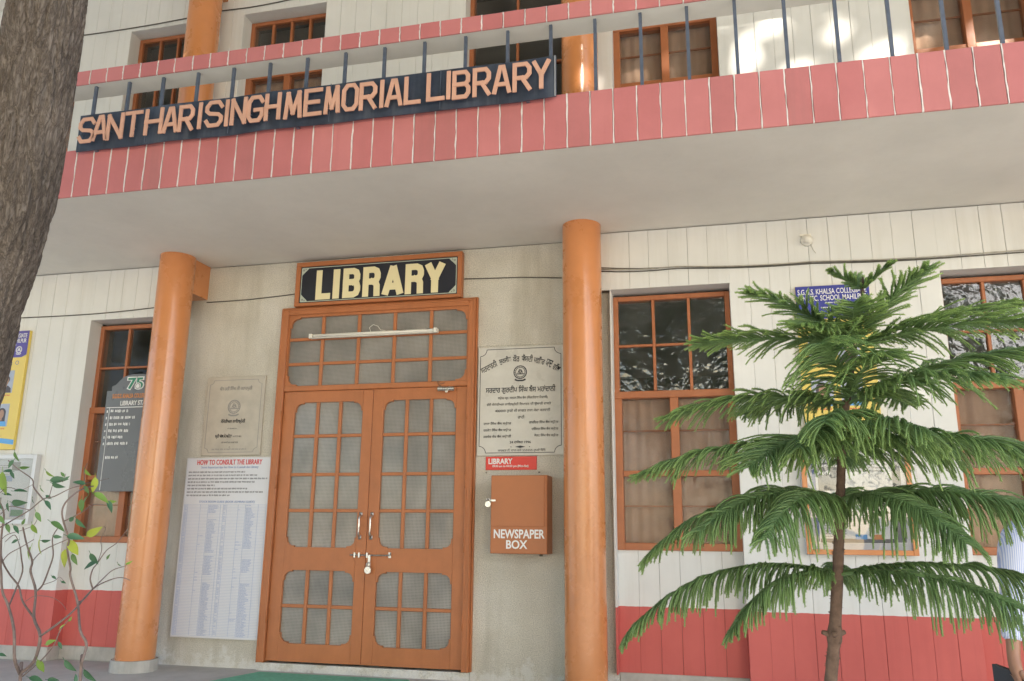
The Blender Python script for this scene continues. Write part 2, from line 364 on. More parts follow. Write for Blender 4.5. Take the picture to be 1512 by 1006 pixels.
# ================================================================ BUILDING
B = empty('library_building', (2, 0, GZ))
tag(B, 'two-storey library with white plank walls, red dado and orange round columns', 'building')
SOF, UF, UC = 3.14, 3.35, 5.95
XL, XR = -4.55, 8.4
LOW = [(-1.768,-.935), (2.705,3.548), (4.919,5.752)]
UPP = [(-3.10,-2.27), (-1.743,-.91), (-.56,.25), (1.536,2.369), (2.75,3.56), (4.919,5.752)]
def spans(holes, a, b):
    out = []; x = a
    for h0, h1 in holes:
        out.append((x, h0)); x = h1
    out.append((x, b)); return [q for q in out if q[1]-q[0] > .01]
PITCH = .1365
def planks(x0, x1, z0, z1, y, parent):
    n = max(1, round((x1-x0)/PITCH)); w = (x1-x0)/n
    for i in range(n):
        a = x0+i*w+(random.uniform(.0004,.0013) if i else 0); b = x0+(i+1)*w-(random.uniform(.0004,.0013) if i < n-1 else 0)
        dy = random.uniform(-.0012, .0010); c = .0014
        m = MB(); t = random.uniform(-.0005,.0005)
        m.add([(a+c+t,y+dy,z0),(b-c,y+dy,z0),(b,y+dy+c,z0),(b,y+.012,z0),(a,y+.012,z0),(a+t,y+dy+c,z0),
               (a+c-t,y+dy,z1),(b-c,y+dy,z1),(b,y+dy+c,z1),(b,y+.012,z1),(a,y+.012,z1),(a-t,y+dy+c,z1)],
              [(0,1,7,6),(1,2,8,7),(2,3,9,8),(3,4,10,9),(4,5,11,10),(5,0,6,11),(5,4,3,2,1,0),(6,7,8,9,10,11)])
        m.build('plank', MAT['plank'], parent)
# --- ground floor walls: backing, then planks
piers = [(XL,-1.768), (3.548,4.919), (5.752,XR)]
lwl, lwr = MB(), MB()
for a, b in piers: (lwl if a < 0 else lwr).box(a+.012 if a > XL else a, b-.012, FW+.0125, .18, FLOOR, SOF)
for a, b in LOW:
    lw = lwl if a < 0 else lwr
    lw.box(a-.011, b+.011, FW+.0125, .18, 2.705, SOF)          # over the niche
    lw.box(a-.011, b+.011, .0125, .18, FLOOR, .845)              # under the window
LWL = lwl.build('lower_wall', MAT['groove'], B); LWR = lwr.build('lower_wall', MAT['groove'], B)
side_of = lambda a: LWL if a < 0 else LWR
for a, b in piers: planks(a, b, .045, SOF, FW, side_of(a))
for a, b in LOW:
    planks(a, b, 2.70, SOF, FW, side_of(a)); planks(a, b, .045, .845, 0.0, side_of(a))
planks(2.625, 2.705, 2.70, SOF, FW, LWR)
# niche reveals (jambs and lintel undersides)
for holes, z0, z1 in ((LOW, .045, 2.70),):
    for a, b in holes:
        par = side_of(a)
        if a > -1 or a < -1.2: MB().box(a-.011, a, FW+.013, .012, z0, z1).build('reveal', MAT['plank'], par)
        if b > 3: MB().box(b, b+.011, FW+.013, .012, z0, z1).build('reveal', MAT['plank'], par)
        MB().box(a+.0005, b-.0005, FW+.013, .10, z1, z1+.0048).build('reveal', MAT['plank'], par)
# bare skirting under the red dado
for a, b in piers: MB().cbox(a, b, FW-.012, -.0005, FLOOR, .045, .004).build('skirting', MAT['concrete'], B)
for a, b in LOW: MB().cbox(a+.001, b-.001, -.014, .0, FLOOR, .0449, .004).build('skirting', MAT['concrete'], B)
# stone panel round the door
sw = MB()
sw.box(-.935, .0, 0, .18, FLOOR, SOF); sw.box(1.65, 2.705, 0, .18, FLOOR, SOF); sw.box(.0, 1.65, .001, .18, 2.723, SOF)
sw.box(.0, 1.65, -.035, .18, FLOOR, -.004)
sw.box(2.335, 2.704, -.055, 0, FLOOR, 2.699)
sw.box(2.335, 2.624, -.055, 0, 2.699, SOF)
SW = sw.build('door_surround_wall', MAT['stone'], B)
# panel joints cut as slim proud fillets above the marble
MB().box(1.652, 2.33, -.006, 0, 2.345, 2.362).build('render_ridge', MAT['stone'], SW)

# --- upper storey
uw = MB()
for a, b in spans(UPP, XL, XR): uw.box(a+(.012 if a > XL else 0), b-.012, FW+.0125, .18, UF-.2, UC)
for a, b in UPP:
    uw.box(a-.011, b+.011, FW+.0125, .18, 5.505, UC); uw.box(a-.011, b+.011, .0125, .18, UF-.2, 3.95)
UWALL = uw.build('upper_wall', MAT['groove'], B)
for a, b in spans(UPP, XL, XR): planks(a, b, 3.36, UC, FW, UWALL)
for a, b in UPP:
    planks(a, b, 5.50, UC, FW, UWALL)
    MB().box(a+.001, b-.001, 0, .012, 3.36, 3.95).build('plank', MAT['plank'], UWALL)
    MB().box(a-.011, a, FW+.013, .012, 3.36, 5.50).build('reveal', MAT['plank'], UWALL)
    MB().box(b, b+.011, FW+.013, .012, 3.36, 5.50).build('reveal', MAT['plank'], UWALL)
    MB().box(a+.0005, b-.0005, FW+.013, .10, 5.50, 5.5048).build('reveal', MAT['plank'], UWALL)

# --- shell behind: rooms, roof
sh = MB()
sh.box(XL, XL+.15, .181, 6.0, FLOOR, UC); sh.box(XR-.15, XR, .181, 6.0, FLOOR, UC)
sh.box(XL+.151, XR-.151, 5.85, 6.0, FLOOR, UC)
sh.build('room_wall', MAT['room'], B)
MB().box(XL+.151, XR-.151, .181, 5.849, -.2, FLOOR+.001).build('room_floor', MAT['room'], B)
MB().box(XL, XR, -.115, 6.0, UF-.2+.001-.009, UF-.2-.001).build('room_ceiling', MAT['room'], B) if False else None
# --- balcony slab
FY = -1.583
sl_ = MB()
sl_.box(XL-.3, XR+.3, FY+.012, FY+.13, SOF, 3.478)
sl_.box(XL-.3, XR+.3, FY+.145, .18, SOF+.010, UF-.202)
sl_.box(XL-.3, XR+.3, FY+.13, FY+.145, SOF+.018, 3.2)
sl_.box(XL+.151, XR-.151, .181, 5.849, SOF+.010, UF-.203)
BAL = sl_.build('balcony_slab', MAT['soffit'], B)
def tiles(z0, z1, y, parent, mats, x0, n, pitch, gap=.0075):
    for i in range(n):
        a = x0+i*pitch+gap/2+random.uniform(-.002,.002); b = x0+(i+1)*pitch-gap/2+random.uniform(-.0015,.0015)
        dy = random.uniform(-.001,.001)
        MB().cbox(a, b, y+dy, y+.011, z0, z1, .0025).build('tile', random.choice(mats), parent)
        # mortar line between two tiles, ragged
        m = MB(); k = 8; s = [random.uniform(-.0024,.0024) for _ in range(k+1)]; hw = random.uniform(.0028,.0042); cx = a-gap/2
        vs = []
        for j in range(k+1):
            z = z0+(z1-z0)*j/k; w = hw*random.uniform(.35,1.3)
            vs += [(cx-w+s[j], y-.0012, z), (cx+w+s[j], y-.0012, z), (cx+w+s[j], y+.011, z), (cx-w+s[j], y+.011, z)]
        fs = [(0,3,2,1), tuple(4*k+q for q in (0,1,2,3))]
        for j in range(k): fs += [(4*j+q, 4*j+(q+1)%4, 4*j+4+(q+1)%4, 4*j+4+q) for q in range(4)]
        m.add(vs, fs).build('mortar_joint', MAT['grout'], parent)
TP = .1358
k0 = math.floor((XL-.3+.899)/TP)
tiles(SOF-.002, 3.483, FY, BAL, [MAT['tile'], MAT['tile'], MAT['tile2'], MAT['tile3']], -.899+k0*TP, 99, TP)
# --- top rail beam
MB().box(XL-.3, XR+.3, FY+.012, -1.395, 3.987, 4.088).build('parapet_beam', MAT['soffit'], B)
BEAM = [o for o in B.children if o.name.startswith('parapet_beam')][0]
tiles(3.985, 4.092, FY, BEAM, [MAT['tile2'], MAT['tile'], MAT['tile2']], -.886+k0*TP, 99, TP)
for k in range(-13, 34):
    x = -.727+.2712*k
    if x > XR: break
    m = MB().box(x-.0095, x+.0095, -1.543, -1.524, 3.479, 3.9865)
    bo = m.build('baluster', MAT['steel_bar'], B)
# --- roof overhang
MB().box(XL-.3, XR+.3, -1.75, 6.0, UC, UC+.22).build('roof_slab', MAT['soffit'], B)
MB().box(XL-.3, XR+.3, -1.765, -1.751, UC-.03, UC+.3).build('roof_edge', MAT['tile'], B)

# --- columns with their stub beams
def column(cx, z0, z1, plinth):
    n = 48; rr = .14; cy = -.30
    m = MB(); vs = []; zs = [z0+(z1-z0)*i/10 for i in range(11)]
    for i, z in enumerate(zs):
        for k in range(n):
            q = 2*math.pi*k/n; w = 1+.006*math.sin(3*q+z*2)+.004*noise.noise(Vector((math.cos(q)*2, math.sin(q)*2, z*2)))
            vs.append((cx+rr*w*math.cos(q), cy+rr*w*math.sin(q), z))
    fs = [(i*n+k, i*n+(k+1)%n, (i+1)*n+(k+1)%n, (i+1)*n+k) for i in range(10) for k in range(n)]
    fs += [tuple(range(n-1,-1,-1)), tuple(10*n+k for k in range(n))]
    m.add(vs, fs); c = m.build('column', MAT['orange_col'], B, smooth=True); sharp(c)
    MB().cbox(cx-.105, cx+.105, cy+.02, -.0005 if plinth else FW-.002, z1-.29, z1-.0005, .002).build('stub_beam', MAT['orange_col'], c)
    if plinth:
        p = MB(); q0 = [(cx+.168*math.cos(2*math.pi*k/24)*(1+.02*math.sin(5*k)), cy+.168*math.sin(2*math.pi*k/24)) for k in range(24)]
        v2 = [(x, y, FLOOR) for x, y in q0]+[(cx+(x-cx)*.97, cy+(y-cy)*.97, .022) for x, y in q0]
        p.add(v2, [tuple(range(23,-1,-1)), tuple(range(24,48))]+[(k, (k+1)%24, 24+(k+1)%24, 24+k) for k in range(24)])
        p.build('plinth', MAT['concrete'], c)
    return c
for cx in (-.846, 2.518, 5.90):
    column(cx, FLOOR+.002, SOF+.008, True)
    column(cx, UF-.1, UC-.001, False)

# ================================================================ WINDOWS (parts of the building)
def curtain(x0, x1, y, z0, z1, parent, mat):
    m = MB(); n = int((x1-x0)/.008); vs = []; ph = random.random()*6
    for i in range(n+1):
        x = x0+(x1-x0)*i/n; yy = .006*math.sin(x*70+ph+1.5*math.sin(x*9))+.008*math.sin(x*27+ph*2)
        vs += [(x, y+yy, z0), (x, y+yy*.7, z1)]
    m.add(vs, [(2*i, 2*i+2, 2*i+3, 2*i+1) for i in range(n)])
    return m.build('curtain', mat, parent, smooth=True)
def window(x0, x1, z0, zr, z1, cols, rows, kind, glass_top, glass_low, curt=True, lbl=None):
    y = -.004; F = MAT['win_wood']
    m = MB()
    m.cbox(x0, x0+.036, y, .07, zr, z1, .004); m.cbox(x1-.036, x1, y, .07, zr, z1, .004)
    m.cbox(x0+.036, x1-.036, y, .07, z1-.036, z1, .004)
    if kind == 'casement':
        e = .006
        m.cbox(x0-e, x0+.05, y-.012, .07, z0, zr+.0, .004); m.cbox(x1-.05, x1+e, y-.012, .07, z0, zr, .004)
        m.cbox(x0-e, x1+e, y-.012, .07, zr, zr+.052, .004)
        m.cbox(x0+.05, x1-.05, y-.012, .07, z0, z0+.05, .004)
        mid = (x0+x1)/2; m.cbox(mid-.03, mid+.03, y-.010, .07, z0+.05, zr, .004)
    else:
        m.cbox(x0, x0+.036, y, .07, z0, zr, .004); m.cbox(x1-.036, x1, y, .07, z0, zr, .004)
        m.cbox(x0+.036, x1-.036, y, .07, z0, z0+.05, .004)
    w = m.build('window', F, B)
    if lbl: w['label'] = lbl
    zt = zr+.052 if kind == 'casement' else z0+.05
    xs = [x0+.036+(x1-x0-.072)*i/cols for i in range(cols+1)]
    bz = [zt+(z1-.036-zt)*i/rows for i in range(rows+1)]
    hb = .011
    for x in xs[1:-1]: MB().cbox(x-hb, x+hb, y+.006, .045, zt, z1-.036, .003).build('glazing_bar', F, w)
    for z in bz[1:-1]:
        for a, b in zip(xs[:-1], xs[1:]):
            MB().cbox(a+(hb if a != xs[0] else 0), b-(hb if b != xs[-1] else 0), y+.007, .045, z-.009, z+.009, .003).build('glazing_bar', F, w)
    for a, b in zip(xs[:-1], xs[1:]):
        for c, d in zip(bz[:-1], bz[1:]):
            MB().box(a, b, .020+random.uniform(0,.004), .026, c, d).build('pane', glass_top, w)
    if kind == 'casement':
        for a, b in ((x0+.05, mid-.03), (mid+.03, x1-.05)):
            zb = z0+.05+(zr-z0-.05)*.47
            MB().cbox(a, b, y+.004, .05, zb-.021, zb+.021, .003).build('glazing_bar', F, w)
            for c, d in ((z0+.05, zb-.021), (zb+.021, zr)):
                MB().box(a, b, .020+random.uniform(0,.004), .026, c, d).build('pane', glass_low, w)
                zz = c+(d-c)*.55
                MB().box(a, b, .040, .052, zz-.006, zz+.006).build('inner_bar', F, w)
        if curt: curtain(x0+.03, x1-.03, .098, z0+.0, zr+.03, w, MAT['curtain'])
    return w
W1 = window(-1.768, -.935, .845, 1.908, 2.678, 3, 2, 'casement', MAT['glass_up'], MAT['glass_flat'], True)
W3 = window(2.705, 3.548, .845, 1.908, 2.678, 3, 2, 'casement', MAT['glass'], MAT['glass_up'])
W4 = window(4.919, 5.752, .845, 1.908, 2.678, 3, 2, 'casement', MAT['glass'], MAT['glass_up'])
for i, (a, b) in enumerate(UPP):
    if i in (1, 3): window(a, b, 3.95, 4.945, 5.49, 4 if i == 1 else 2, 3 if i == 1 else 4, 'fixed', MAT['glass_up'], MAT['glass_up'])
    else: window(a, b, 3.95, 4.90, 5.49, 4, 1, 'casement', MAT['glass_up'], MAT['glass_up'], True)
# dim blinds behind the fixed lights, as seen through the glass
for a, b in (LOW[0], LOW[1], LOW[2]):
    pass

# ================================================================ DOUBLE DOOR
DW = MAT['door_wood']
m = MB()
m.cbox(0, .064, -.055, .10, 0, 2.723, .006); m.cbox(1.60, 1.65, -.055, .10, 0, 2.723, .006)
m.cbox(.064, 1.60, -.055, .10, 2.668, 2.723, .006)
m.cbox(.064, 1.60, -.050, .10, 2.036, 2.078, .004)
m.cbox(.052, .066, -.060, -.0555, 0, 2.68, .002); m.cbox(1.598, 1.612, -.060, -.0555, 0, 2.68, .002); m.cbox(.066, 1.598, -.060, -.0555, 2.666, 2.68, .002)
m.cbox(.004, .016, -.062, -.0555, 0, 2.715, .003); m.cbox(1.634, 1.646, -.062, -.0555, 0, 2.715, .003); m.cbox(.016, 1.634, -.062, -.0555, 2.703, 2.715, .003)
m.cbox(-.012, 0, -.030, .0, 0, 2.735, .004); m.cbox(1.65, 1.662, -.030, .0, 0, 2.735, .004); m.cbox(0, 1.65, -.030, .0, 2.7235, 2.735, .003)
DOOR = m.build('double_door', DW, B)
def corner(m, cx, cz, sx, sz, rr, y0, y1):
    # spandrel in a pane group's corner: concave quarter with two small steps
    s = rr*.26
    pts = [(0,0), (rr,0), (rr,s*.55), (rr-s*.7, s*.55)]
    n = 7
    for i in range(n+1):
        q = math.pi/2*i/n
        pts.append(((rr-s*.7)-(rr-s*1.25)*math.sin(q), (rr-s*.7)-(rr-s*1.25)*math.cos(q)) if False else
                   (rr-s*.7-(rr-s*1.25)*math.sin(q), s*.55+(rr-s*1.25)*(1-math.cos(q))))
    pts += [(s*.55, rr-s*.7), (s*.55, rr), (0, rr)]
    pp = [(cx+sx*a, cz+sz*b) for a, b in pts]
    if sx*sz < 0: pp = pp[::-1]
    # non-convex: fan from the outer corner
    o = pp[0] if sx*sz > 0 else pp[-1]
    ring = [p for p in pp if p != o]
    n = len(ring)
    vs = [(o[0], y0, o[1])]+[(x, y0, z) for x, z in ring]+[(x, y1, z) for x, z in ring]
    fs = [(0, i+1, i+2) for i in range(n-1)]+[(i+1, n+i+1, n+i+2, i+2) for i in range(n-1)]
    m.add(vs, fs)
def panel_group(m, x0, x1, z0, z1, xb, zb, y, par, rr=.075):
    """bars into mesh m, panes as children; returns nothing"""
    hb = .013; xs = [x0]+xb+[x1]; zs = [z0]+zb+[z1]
    for x in xb: m.cbox(x-hb, x+hb, y+.006, y+.035, z0, z1, .003)
    for z in zb:
        for a, b in zip(xs[:-1], xs[1:]):
            m.cbox(a+(hb if a != x0 else 0), b-(hb if b != x1 else 0), y+.007, y+.035, z-.012, z+.012, .003)
    for cx, sx in ((x0, 1), (x1, -1)):
        for cz, sz in ((z0, 1), (z1, -1)): corner(m, cx, cz, sx, sz, rr, y+.001, y+.034)
    for a, b in zip(xs[:-1], xs[1:]):
        for c, d in zip(zs[:-1], zs[1:]):
            MB().box(a, b, y+.022+random.uniform(0,.003), y+.029, c, d).build('pane', MAT['screen'], par)
# transom light
tr = MB(); panel_group(tr, .078, 1.585, 2.079, 2.645, [.369,.681,.985,1.288], [2.258,2.462], -.044, DOOR, .085)
tr.box(.064, .078, -.044, 0, 2.078, 2.668); tr.box(1.585, 1.60, -.044, 0, 2.078, 2.668); tr.box(.078, 1.585, -.044, 0, 2.645, 2.668)
tr.build('transom_frame', DW, DOOR)
def leaf(x0, x1, ax0, ax1, xb, xb2):
    y = -.034; m = MB(); z0, z1 = .012, 2.034
    m.cbox(x0, ax0, y, .01, z0, z1, .003); m.cbox(ax1, x1, y, .01, z0, z1, .003)
    for a, b in ((z0, .138), (.664, .833), (1.945, z1)): m.box(ax0, ax1, y+.0005, .009, a, b)
    panel_group(m, ax0, ax1, .833, 1.945, xb, [1.106,1.38,1.679], y, DOOR)
    panel_group(m, ax0, ax1, .138, .664, xb2, [.404], y, DOOR)
    return m.build('door_leaf', DW, DOOR)
leaf(.067, .8305, .165, .747, [.362,.556], [.362,.556])
leaf(.8335, 1.597, .921, 1.507, [1.110,1.306], [1.110,1.306])
for x in (.064, 1.60):
    for z in (1.83, 1.32, .86, .33):
        MB().tube([(x,-.058,z-.05),(x,-.058,z+.05)], .006, 8).build('hinge', DW, DOOR, True)
MT = MAT['metal']
for x, z0, z1 in ((.778, .915, 1.075), (.868, .915, 1.075)):
    ps = []; rs = []
    for i in range(13):
        t = i/12; z = z0+(z1-z0)*t
        yy = -.037-.034*min(1, min(t, 1-t)*7); ps.append((x+.004*math.sin(t*3), yy, z)); rs.append(.0075-.0022*math.sin(math.pi*t*2)**2 if .12 < t < .88 else .010)
    h = MB().tube(ps, rs, 10)
    for z in (z0-.004, z1+.004): h.box(x-.012, x+.012, -.040, -.034, z-.016, z+.016)
    h.build('handle', MT, DOOR, True)
b_ = MB().tube([(.715,-.048,.782),(1.03,-.048,.782)], .0055, 8)
b_.box(.745,.757,-.056,-.034,.764,.800); b_.box(.780,.792,-.056,-.034,.764,.800); b_.box(.845,.857,-.056,-.034,.764,.800); b_.box(1.015,1.035,-.040,-.034,.764,.804)
b_.tube([(1.03,-.048,.782),(1.034,-.052,.802)], .005, 6)
b_.build('sliding_bolt', MT, DOOR)
MB().box(.862,.880,-.058,-.053,.706,.782).build('hasp', MT, DOOR)

LETTERS = [('S', -0.708, -0.574), ('A', -0.595, -0.473), ('N', -0.483, -0.351), ('T', -0.346, -0.211), ('H', -0.19, -0.051), ('A', -0.051, 0.066), ('R', 0.066, 0.182), ('I', 0.202, 0.247), ('S', 0.262, 0.395), ('I', 0.4, 0.444), ('N', 0.449, 0.566), ('G', 0.566, 0.687), ('H', 0.692, 0.806), ('M', 0.83, 0.957), ('E', 0.966, 1.092), ('M', 1.106, 1.216), ('O', 1.225, 1.339), ('R', 1.343, 1.46), ('I', 1.474, 1.51), ('A', 1.514, 1.629), ('L', 1.638, 1.747), ('L', 1.782, 1.899), ('I', 1.903, 1.942), ('B', 1.946, 2.061), ('R', 2.074, 2.187), ('A', 2.196, 2.312), ('R', 2.32, 2.435), ('Y', 2.439, 2.549)]
# ================================================================ THINGS ON THE WALLS
def ring(m, cx, cz, r0, r1, y0, y1, n=28, a0=0, a1=2*math.pi):
    full = abs(a1-a0-2*math.pi) < 1e-6; k = n if full else n+1
    vs = []
    for i in range(k):
        q = a0+(a1-a0)*i/n; c, s = math.cos(q), math.sin(q)
        vs += [(cx+r0*c,y0,cz+r0*s),(cx+r1*c,y0,cz+r1*s),(cx+r1*c,y1,cz+r1*s),(cx+r0*c,y1,cz+r0*s)]
    fs = []
    for i in range(n):
        j = (i+1) % k
        fs += [(4*i,4*j,4*j+1,4*i+1),(4*i+1,4*j+1,4*j+2,4*i+2),(4*i+3,4*i,4*j,4*j+3)][:3]
        fs[-3] = (4*i,4*i+1,4*j+1,4*j)
    m.add(vs, fs); return m
def disc(m, cx, cz, r, y0, y1, n=20, sx=1):
    return m.prism([(cx+sx*r*math.cos(2*math.pi*i/n), cz+r*math.sin(2*math.pi*i/n)) for i in range(n)], y0, y1)
def line(m, pts, w, y0, y1):
    for i in range(len(pts)-1):
        (x0,z0),(x1,z1) = pts[i], pts[i+1]; d = Vector((x1-x0, z1-z0)); 
        if d.length < 1e-6: continue
        d.normalize(); nx, nz = -d.y*w/2, d.x*w/2; e = .0002*(i % 2)
        m.prism([(x0-nx,z0-nz),(x1-nx,z1-nz),(x1+nx,z1+nz),(x0+nx,z0+nz)], y0-e, y1)
    return m
def fancy_border(m, x0, x1, z0, z1, rr, w, y0, y1, style='concave'):
    def arc(cx, cz, a0):
        return [(cx+rr*math.cos(a0-math.pi/2*i/6), cz+rr*math.sin(a0-math.pi/2*i/6)) for i in range(7)]
    pts = []
    pts += [(x0+rr, z0), (x1-rr, z0)]
    pts += [(x1-rr+rr*(1-math.cos(t)), z0+rr*math.sin(t)) for t in [math.pi/2*i/6 for i in range(1,7)]] if style != 'concave' else \
           [(x1-rr*math.cos(t), z0+rr*math.sin(t)) for t in [math.pi/2*i/6 for i in range(0,7)]]
    pts += [(x1, z1-rr)]+[(x1-rr*math.sin(t), z1-rr*math.cos(t)) for t in [math.pi/2*i/6 for i in range(0,7)]]
    pts += [(x0+rr, z1)]+[(x0+rr*math.cos(t), z1-rr*math.sin(t)) for t in [math.pi/2*i/6 for i in range(0,7)]]
    pts += [(x0, z0+rr)]+[(x0+rr*math.sin(t), z0+rr*math.cos(t)) for t in [math.pi/2*i/6 for i in range(0,7)]]
    return line(m, pts+[pts[0]], w, y0, y1)
def emblem(cx, cz, r, y, mat, parent):
    m = MB(); ring(m, cx, cz, r*.86, r, y-.0012, y); ring(m, cx, cz, r*.66, r*.74, y-.0012, y)
    line(m, [(cx-r*.35,cz-r*.1),(cx-r*.1,cz+r*.45),(cx+r*.2,cz+r*.3),(cx+r*.35,cz-r*.1)], r*.10, y-.0012, y)
    line(m, [(cx-r*.55,cz-r*.25),(cx+r*.55,cz-r*.25)], r*.14, y-.0014, y)
    ring(m, cx, cz+r*.05, r*.10, r*.22, y-.0016, y, 14)
    line(m, [(cx-r*.8,cz-r*1.05),(cx-r*.4,cz-r*1.22),(cx+r*.4,cz-r*1.22),(cx+r*.8,cz-r*1.05)], r*.24, y-.0012, y)
    for k in range(18):
        q = 2*math.pi*k/18; disc(m, cx+r*.80*math.cos(q), cz+r*.80*math.sin(q), r*.05, y-.0013, y, 5)
    return m.build('emblem', mat, parent)
def sheet(name, x0, x1, z0, z1, y0, y1, mat, parent=None, c=.002):
    return MB().cbox(x0, x1, y0, y1, z0, z1, c).build(name, mat, parent)
def marks(x0, x1, z, h, y, mat, parent, m=None, density=.8, word=(.012,.04)):
    own = m is None; m = m or MB(); x = x0
    while x < x1-.004:
        w = random.uniform(*word); e = min(x1, x+w)
        q = x
        while q < e:
            cw = h*random.uniform(.25,.45); k = random.random(); zz = z+(h*.0 if k < .6 else h*.15)
            m.add([(q,y,zz),(min(e,q+cw),y,zz),(min(e,q+cw),y,z+h*random.uniform(.75,1)),(q,y,z+h*random.uniform(.75,1))], [(0,1,2,3)])
            q += cw+h*.18
        x = e+h*.5
    if own: return m.build('printed_line', mat, parent)

# ---- big name board on the balcony rail
ZB0, ZB1 = 3.447, 3.716
nb = MB(); NX = 14
vs = []
for i in range(NX+1):
    x = -.742+(2.576+.742)*i/NX; dy = .006*math.sin(i*1.7); dz = .004*math.sin(i*2.3)
    vs += [(x,-1.622+dy,ZB0+dz),(x,-1.622+dy*.5,ZB1+dz*.8),(x,-1.612+dy*.5,ZB1+dz*.8),(x,-1.612+dy,ZB0+dz)]
fs = [(0,3,2,1)[::-1], tuple(4*NX+q for q in (0,3,2,1))]
for i in range(NX): fs += [(4*i+q, 4*i+(q+1)%4, 4*i+4+(q+1)%4, 4*i+4+q)[::-1] for q in range(4)]
nb.add(vs, fs); NB = nb.build('name_board', MAT['name_board'])
tag(NB, 'long black board with raised peach letters SANT HARI SINGH MEMORIAL LIBRARY on the balcony', 'sign')
for x in (-.2, .42, 1.13, 1.86, 2.570): MB().box(x-.002, x+.002, -1.632, -1.629, ZB0+.004, ZB1-.002).build('seam_strip', MAT['steel_bar'] if x < 2.5 else MAT['aluminium'], NB)
for x in (-.6, .9, 2.4): MB().box(x-.01, x+.01, -1.606, -1.584, ZB0+.002, ZB0+.03).build('bracket', MAT['steel_bar'], NB)
GL = {'S': [[(1,.80),(.78,1),(.2,1),(0,.82),(0,.64),(.2,.52),(.8,.46),(1,.34),(1,.18),(.8,0),(.2,0),(0,.2)]],
 'A': [[(0,0),(.40,1),(.60,1),(1,0)], [(.2,.30),(.8,.30)]], 'N': [[(0,0),(0,1)], [(0,1),(1,0)], [(1,0),(1,1)]],
 'T': [[(0,1),(1,1)], [(.5,1),(.5,0)]], 'H': [[(0,0),(0,1)], [(1,0),(1,1)], [(0,.5),(1,.5)]],
 'R': [[(0,0),(0,1)], [(0,1),(.78,1),(1,.84),(1,.62),(.78,.46),(0,.46)], [(.5,.46),(1,0)]],
 'I': [[(.5,0),(.5,1)]], 'G': [[(1,.80),(.78,1),(.22,1),(0,.8),(0,.2),(.22,0),(.78,0),(1,.2),(1,.45),(.5,.45)]],
 'M': [[(0,0),(.12,1)], [(.12,1),(.5,.15)], [(.5,.15),(.88,1)], [(.88,1),(1,0)]],
 'E': [[(1,1),(0,1),(0,0),(1,0)], [(0,.5),(.85,.5)]], 'O': [[(.5,1),(.25,1),(0,.8),(0,.2),(.25,0),(.75,0),(1,.2),(1,.8),(.75,1),(.5,1)]],
 'L': [[(0,1),(0,0),(1,0)]], 'B': [[(0,0),(0,1)], [(0,1),(.78,1),(.96,.86),(.96,.64),(.8,.52),(1,.36),(1,.16),(.8,0),(0,0)], [(0,.51),(.8,.51)]],
 'Y': [[(0,1),(.5,.48)], [(1,1),(.5,.48)], [(.5,.50),(.5,0)]]}
def stroke_letter(m, ch, x0, x1, z0, z1, w, y0, y1):
    hw = w/2; X0, X1, Z0, Z1 = x0+hw, x1-hw, z0+hw, z1-hw
    if ch == 'I': X0 = X1 = (x0+x1)/2
    kk = 0
    for st in GL[ch]:
        P_ = [Vector((X0+(X1-X0)*a, Z0+(Z1-Z0)*b)) for a, b in st]
        closed = (P_[0]-P_[-1]).length < 1e-6
        n = len(P_); L_ = []; R_ = []
        for i in range(n):
            if closed: a = P_[i-1] if i > 0 else P_[-2]; c = P_[i+1] if i < n-1 else P_[1]
            else: a = P_[i-1] if i > 0 else None; c = P_[i+1] if i < n-1 else None
            d1 = (P_[i]-a).normalized() if a is not None else None; d2 = (c-P_[i]).normalized() if c is not None else None
            p = P_[i]
            if d1 is None: t = d2; p = p-d2*hw*(.98 if abs(d2.x) < .1 or abs(d2.y) < .1 else .8)
            elif d2 is None: t = d1; p = p+d1*hw*(.98 if abs(d1.x) < .1 or abs(d1.y) < .1 else .8)
            else: t = (d1+d2).normalized()
            nrm = Vector((-t.y, t.x)); sc = 1.0 if (d1 is None or d2 is None) else 1/max(.5, nrm.dot(Vector((-d1.y, d1.x))))
            L_.append(p+nrm*hw*sc); R_.append(p-nrm*hw*sc)
        e = kk*.0015; kk += 1
        vs = []
        for l, r_ in zip(L_, R_): vs += [(l.x,y0-e,l.y),(r_.x,y0-e,r_.y),(r_.x,y1-e*.3,r_.y),(l.x,y1-e*.3,l.y)]
        fs = [(0,1,2,3), tuple(4*(n-1)+q for q in (3,2,1,0))]
        for i in range(n-1): fs += [(4*i+q, 4*i+4+q, 4*i+4+(q+1)%4, 4*i+(q+1)%4) for q in range(4)]
        m.add(vs, fs)
for ch, a, b in LETTERS:
    m = MB(); j = random.uniform(-.004,.004)
    stroke_letter(m, ch, a, b, 3.487+j, 3.676+j, .0255, -1.664, -1.656)
    L = m.build('letter_'+ch.lower(), MAT['letter'], NB)
    s_ = MB(); cx = (a+b)/2
    s_.tube([(cx if ch in 'ITY' else a+.016,-1.6555,3.56),(cx if ch in 'ITY' else a+.016,-1.628,3.56)], .005, 6)
    s_.build('spacer', MAT['steel_bar'], L)

